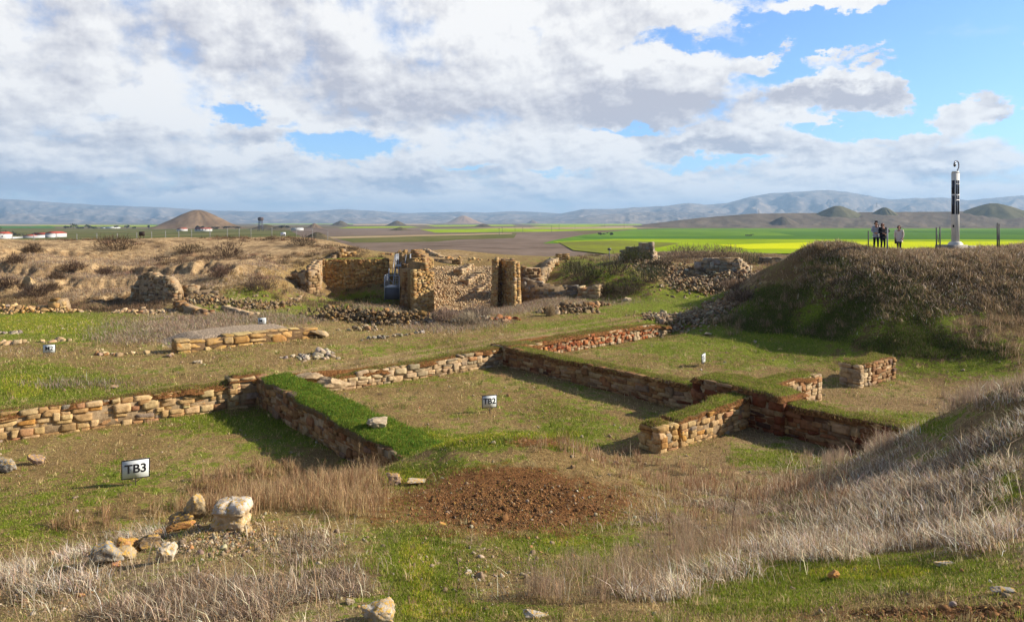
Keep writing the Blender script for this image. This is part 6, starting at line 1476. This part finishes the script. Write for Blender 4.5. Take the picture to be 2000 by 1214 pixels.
blades('bank_scrub', [blade_geo(P3, np.repeat(rng.uniform(.2, .6, 1050), 40) * rng.uniform(.4, 1, n), np.full(n, .022), ln_, cb * np.exp(rng.normal(size=(n, 1)) * .25), rng)])
# small weed tufts over the rooms, the terrace and the near slope
tm = (1 - ss(gD, .5, .9)) * (.15 + ss(clump(GX, GY, .5, 95), .4, .8))
pt, i, j = scatter(tm, 2600, 946, 1.1, 3, 48); nt = len(pt); P3 = np.repeat(pt, 16, 0); n = len(P3); sc_ = (P3[:, 1] / 10).clip(.7, 3) ** .7
P3 = P3 + np.concatenate([rng.normal(size=(n, 2)) * .03 * sc_[:, None], np.zeros((n, 1))], 1); a_s = rng.uniform(0, 6.28, n); ln_ = np.stack([np.cos(a_s), np.sin(a_s)], -1) * np.abs(rng.normal(size=n))[:, None] * .8
cb = np.repeat(samp_cols(nt, (.44, .33, .18), .35, (.14, .19, .02), .4), 16, 0)
blades('weed_tufts', [blade_geo(P3, np.repeat(rng.uniform(.05, .15, nt), 16) * rng.uniform(.4, 1.2, n) * sc_ ** .5, .006 * sc_, ln_, cb * np.exp(rng.normal(size=(n, 1)) * .2), rng)])
# 7. grass on the wall caps
parts = []
for (X, Y, Z, g) in CAPS:
    if Y.mean() > 50: continue
    area = 1.0; nb_ = int(np.clip(X.size * 14, 1500, 42000)); w_ = (np.clip(g, 0.0, 1.3) ** 1.5).ravel(); c = np.cumsum(w_)
    if c[-1] <= 0: continue
    k = np.searchsorted(c / c[-1], rng.rand(nb_)); pt = np.stack([X.ravel()[k], Y.ravel()[k], Z.ravel()[k]], -1) + np.concatenate([rng.normal(size=(nb_, 2)) * .05, np.full((nb_, 1), -.01)], 1)
    gg = g.ravel()[k]; lush = gg > .95
    col = np.where(lush[:, None], samp_cols(nb_, (.085, .175, .014), .35, (.20, .20, .03), .28), samp_cols(nb_, (.17, .21, .018), .35, (.34, .24, .10), .45))
    parts.append(blade_geo(pt, np.where(lush, .085, .06) * rng.uniform(.5, 1.4, nb_), np.full(nb_, .011), rng.normal(size=(nb_, 2)) * .55, col, rng))
blades('wall_top_turf', parts)
# 8. individual dark shrubs on the bank and dry bushes
def shrub(px, py, D, w, h, col, label, seed, n=700, name='shrub', dead=False):
    r_ = np.random.RandomState(seed); x = X_(px, D); z = hz(x, D)
    a = r_.uniform(0, 6.28, n); b = np.arccos(r_.uniform(.0, 1, n)); d = np.stack([np.cos(a) * np.sin(b) * w / 2, np.sin(a) * np.sin(b) * w / 2, np.cos(b) * h], -1)
    rr_ = r_.uniform(.15, 1, n) ** .5 * (0.7 + .5 * vnoise(a * 1.5, b * 3, seed)); p = d * rr_[:, None]; sz = .07 * (w / 1.5) ** .4 * r_.uniform(.6, 1.8, n)
    lean = p[:, :2] / (np.abs(p[:, 2:3]) + .3 * h) + r_.normal(size=(n, 2)) * .6
    V, q, t, C = blade_geo(p, sz * 2.6, sz * .28, lean, np.array(col)[None] * np.exp(r_.normal(size=(n, 1)) * .35), r_)
    g = r_.randint(0, n, 60); st = blade_geo(np.zeros((60, 3)) + r_.normal(size=(60, 3)) * [w * .08, w * .08, 0], np.linalg.norm(p[g], axis=1), np.full(60, .03), p[g][:, :2] / (p[g][:, 2:3] + .15 * h), np.repeat([[.10, .07, .05]], 60, 0), r_)
    root = thing(name, label, 'shrub', (x, D, z), 0, 'shrubs on the banks')
    mesh_np('crown', V, [q, t], M_BLADE, root, {'col': np.clip(C, 0, 1)}); mesh_np('stems', st[0], [st[1], st[2]], M_BLADE, root, {'col': st[3]}); return root
SH = [(228, 492, 71, 4.6, 1.7, (.09, .06, .035), 'broad dark shrub high on the left bank above the gully'), (445, 494, 70, 4.4, 1.6, (.075, .045, .03), 'largest dark round shrub on the right half of the left bank'), (372, 490, 72, 3.6, 1.1, (.10, .07, .04), 'lower dark shrub left of the largest bank shrub'),
      (590, 482, 76, 3.6, 1.0, (.10, .075, .05), 'brownish shrub on the rim slope above the court'), (65, 495, 66, 1.8, .9, (.10, .065, .04), 'small dark shrub near the top of the bank far left'), (30, 525, 60, 2.0, .8, (.11, .07, .045), 'leafy dark tuft beside the leaning bank rock'),
      (145, 535, 60, 2.2, .8, (.12, .075, .05), 'dark brown tuft in the middle of the left bank'), (205, 530, 61, 1.8, .7, (.11, .07, .05), 'brown tuft right of the middle bank tuft'), (12, 562, 54, 2.2, .8, (.08, .05, .035), 'dark tuft low on the bank at the frame edge'),
      (70, 572, 53, 2.6, .9, (.10, .065, .045), 'wide dark tuft low on the left bank'), (110, 545, 57, 1.6, .6, (.12, .08, .05), 'small brown tuft between the bank tufts'), (100, 560, 55, 1.5, .6, (.12, .08, .05), 'small tuft just above the wide low one'),
      (505, 578, 55, 3.2, .9, (.12, .08, .06), 'dark round bush at the foot of the slope left of the court'), (432, 552, 57, 2.6, .9, (.15, .09, .06), 'reddish brown bush on the lower bank slope'), (1145, 545, 61, 4.5, 1.6, (.055, .05, .025), 'dark green shrub low on the left of the hump'),
      (1200, 545, 61, 4.2, 1.7, (.05, .042, .025), 'blackish shrub in the shaded middle of the hump'), (1240, 512, 65.5, 3.8, 1.3, (.06, .065, .02), 'dark green shrub just under the hump ruin'), (1265, 560, 59, 4.0, 1.5, (.06, .065, .028), 'dark green shrub low on the right of the hump'),
      (1225, 575, 57.5, 3.4, 1.0, (.08, .06, .04), 'brown shrub at the shaded foot of the hump'), (1120, 520, 66, 3.4, 1.2, (.07, .065, .03), 'olive shrub on the upper left of the hump'), (1290, 535, 63, 2.6, 1.0, (.08, .06, .035), 'dark shrub right of the hump'),
      (1335, 503, 76, 5.2, 1.5, (.17, .12, .085), 'mauve-brown shrub on the skyline left of centre'), (1385, 500, 77, 5.0, 1.5, (.19, .14, .09), 'mauve-brown shrub on the skyline behind the broad ruin'), (1425, 498, 78, 5.0, 1.4, (.20, .14, .09), 'third mauve shrub on the skyline behind the ruin'),
      (1465, 504, 74, 4.2, 1.5, (.10, .09, .05), 'darker round hummock shrub on the skyline near the mound'), (1180, 570, 58.5, 2.8, .9, (.09, .07, .04), 'brown bush left at the hump foot'), (1596, 486, 44.5, .8, .45, (.34, .25, .15), 'straw tuft sticking up from the mound crest'),
      (930, 622, 44, 2.0, .9, (.20, .15, .11), 'grey-brown bush on the earth hump below the ramp'), (870, 632, 42.5, 2.2, .9, (.22, .15, .11), 'reddish dry bush at the right of the long rubble heap'), (918, 642, 41, 2.0, .8, (.30, .24, .16), 'pale straw tuft on the terrace below the earth hump'),
      (1075, 622, 44, .7, .7, (.36, .27, .16), 'upright straw tuft left of the dark rubble heap'), (1450, 600, 46.5, 2.4, .9, (.19, .13, .09), 'dry brown shrub at the left foot of the big mound'), (1430, 585, 50, 2.0, .7, (.22, .15, .1), 'dry shrub by the rubble slope foot')]
for k, (px, py, D, w_, h_, c_, lab) in enumerate(SH): shrub(px, py, D, w_, h_, c_, lab, 700 + k, 900)
# tall dead stalks
def stalk(px, py, D, h, seed, label, col=(.12, .07, .045)):
    r_ = np.random.RandomState(seed); x = X_(px, D); z = hz(x, D); m = MB(); pts = [(0, 0, -.03)]
    for k in range(6): pts.append((pts[-1][0] + r_.normal() * .012, pts[-1][1] + r_.normal() * .012, (k + 1) * h / 6))
    for a, b in zip(pts[:-1], pts[1:]): m.bar(a, b, .0045, .0038, 5)
    for k in range(12):
        t = r_.uniform(.25, .95); q = pts[int(t * 6)]; a = r_.uniform(0, 6.28); L = h * r_.uniform(.06, .16); m.bar(q, (q[0] + math.cos(a) * L * .5, q[1] + math.sin(a) * L * .5, q[2] + L), .0025, .002, 4)
    o = m.build('dead_stalk', plain_mat('stalk', col, .9)); o.location = (x, D, z); tag(o, label, 'plant', 'dead flower stalks')
stalk(1428, 1050, 10.0, .85, 1, 'tall dark seedy stalk in the gully, taller left one'); stalk(1550, 1010, 11.2, .7, 2, 'tall dark stalk in the gully right of the seedy one'); stalk(1893, 880, 11.6, .62, 3, 'bare crooked stalk standing on the right slope crest', (.16, .09, .05))
stalk(1310, 1075, 9.6, .5, 4, 'slim reddish stalk left in the gully', (.28, .17, .10)); stalk(890, 1180, 7.1, .42, 5, 'single thin stalk in the green strip near the bottom', (.22, .15, .08)); stalk(1670, 930, 15.2, .8, 6, 'forked dry stalk in front of the dark wall shadow', (.38, .25, .14))
stalk(700, 935, 16.2, .9, 7, 'forked pale stalk before the end of the grass-topped wall', (.34, .24, .13)); stalk(1175, 1190, 6.6, .4, 8, 'thin tan stalk at the bottom edge', (.32, .22, .13))

# ------------------------------------------------------------------ haze
def haze():
    m = bpy.data.materials.new('haze air'); m.use_nodes = True; t = NT(m.node_tree); t.n.clear(); out = t.node('ShaderNodeOutputMaterial'); v = t.node('ShaderNodeVolumePrincipled')
    v.inputs['Color'].default_value = (.44, .69, 1, 1); v.inputs['Density'].default_value = HAZE; v.inputs['Anisotropy'].default_value = .1
    t.l.new(v.outputs[0], out.inputs['Volume'])
    b = MB(); z0, z1 = -34, 700; b.box((0, 10000, (z0 + z1) / 2), (46000, 36000, z1 - z0)); o = b.build('haze', m); tag(o, kind='stuff')
HAZE = 7.0e-5
haze()
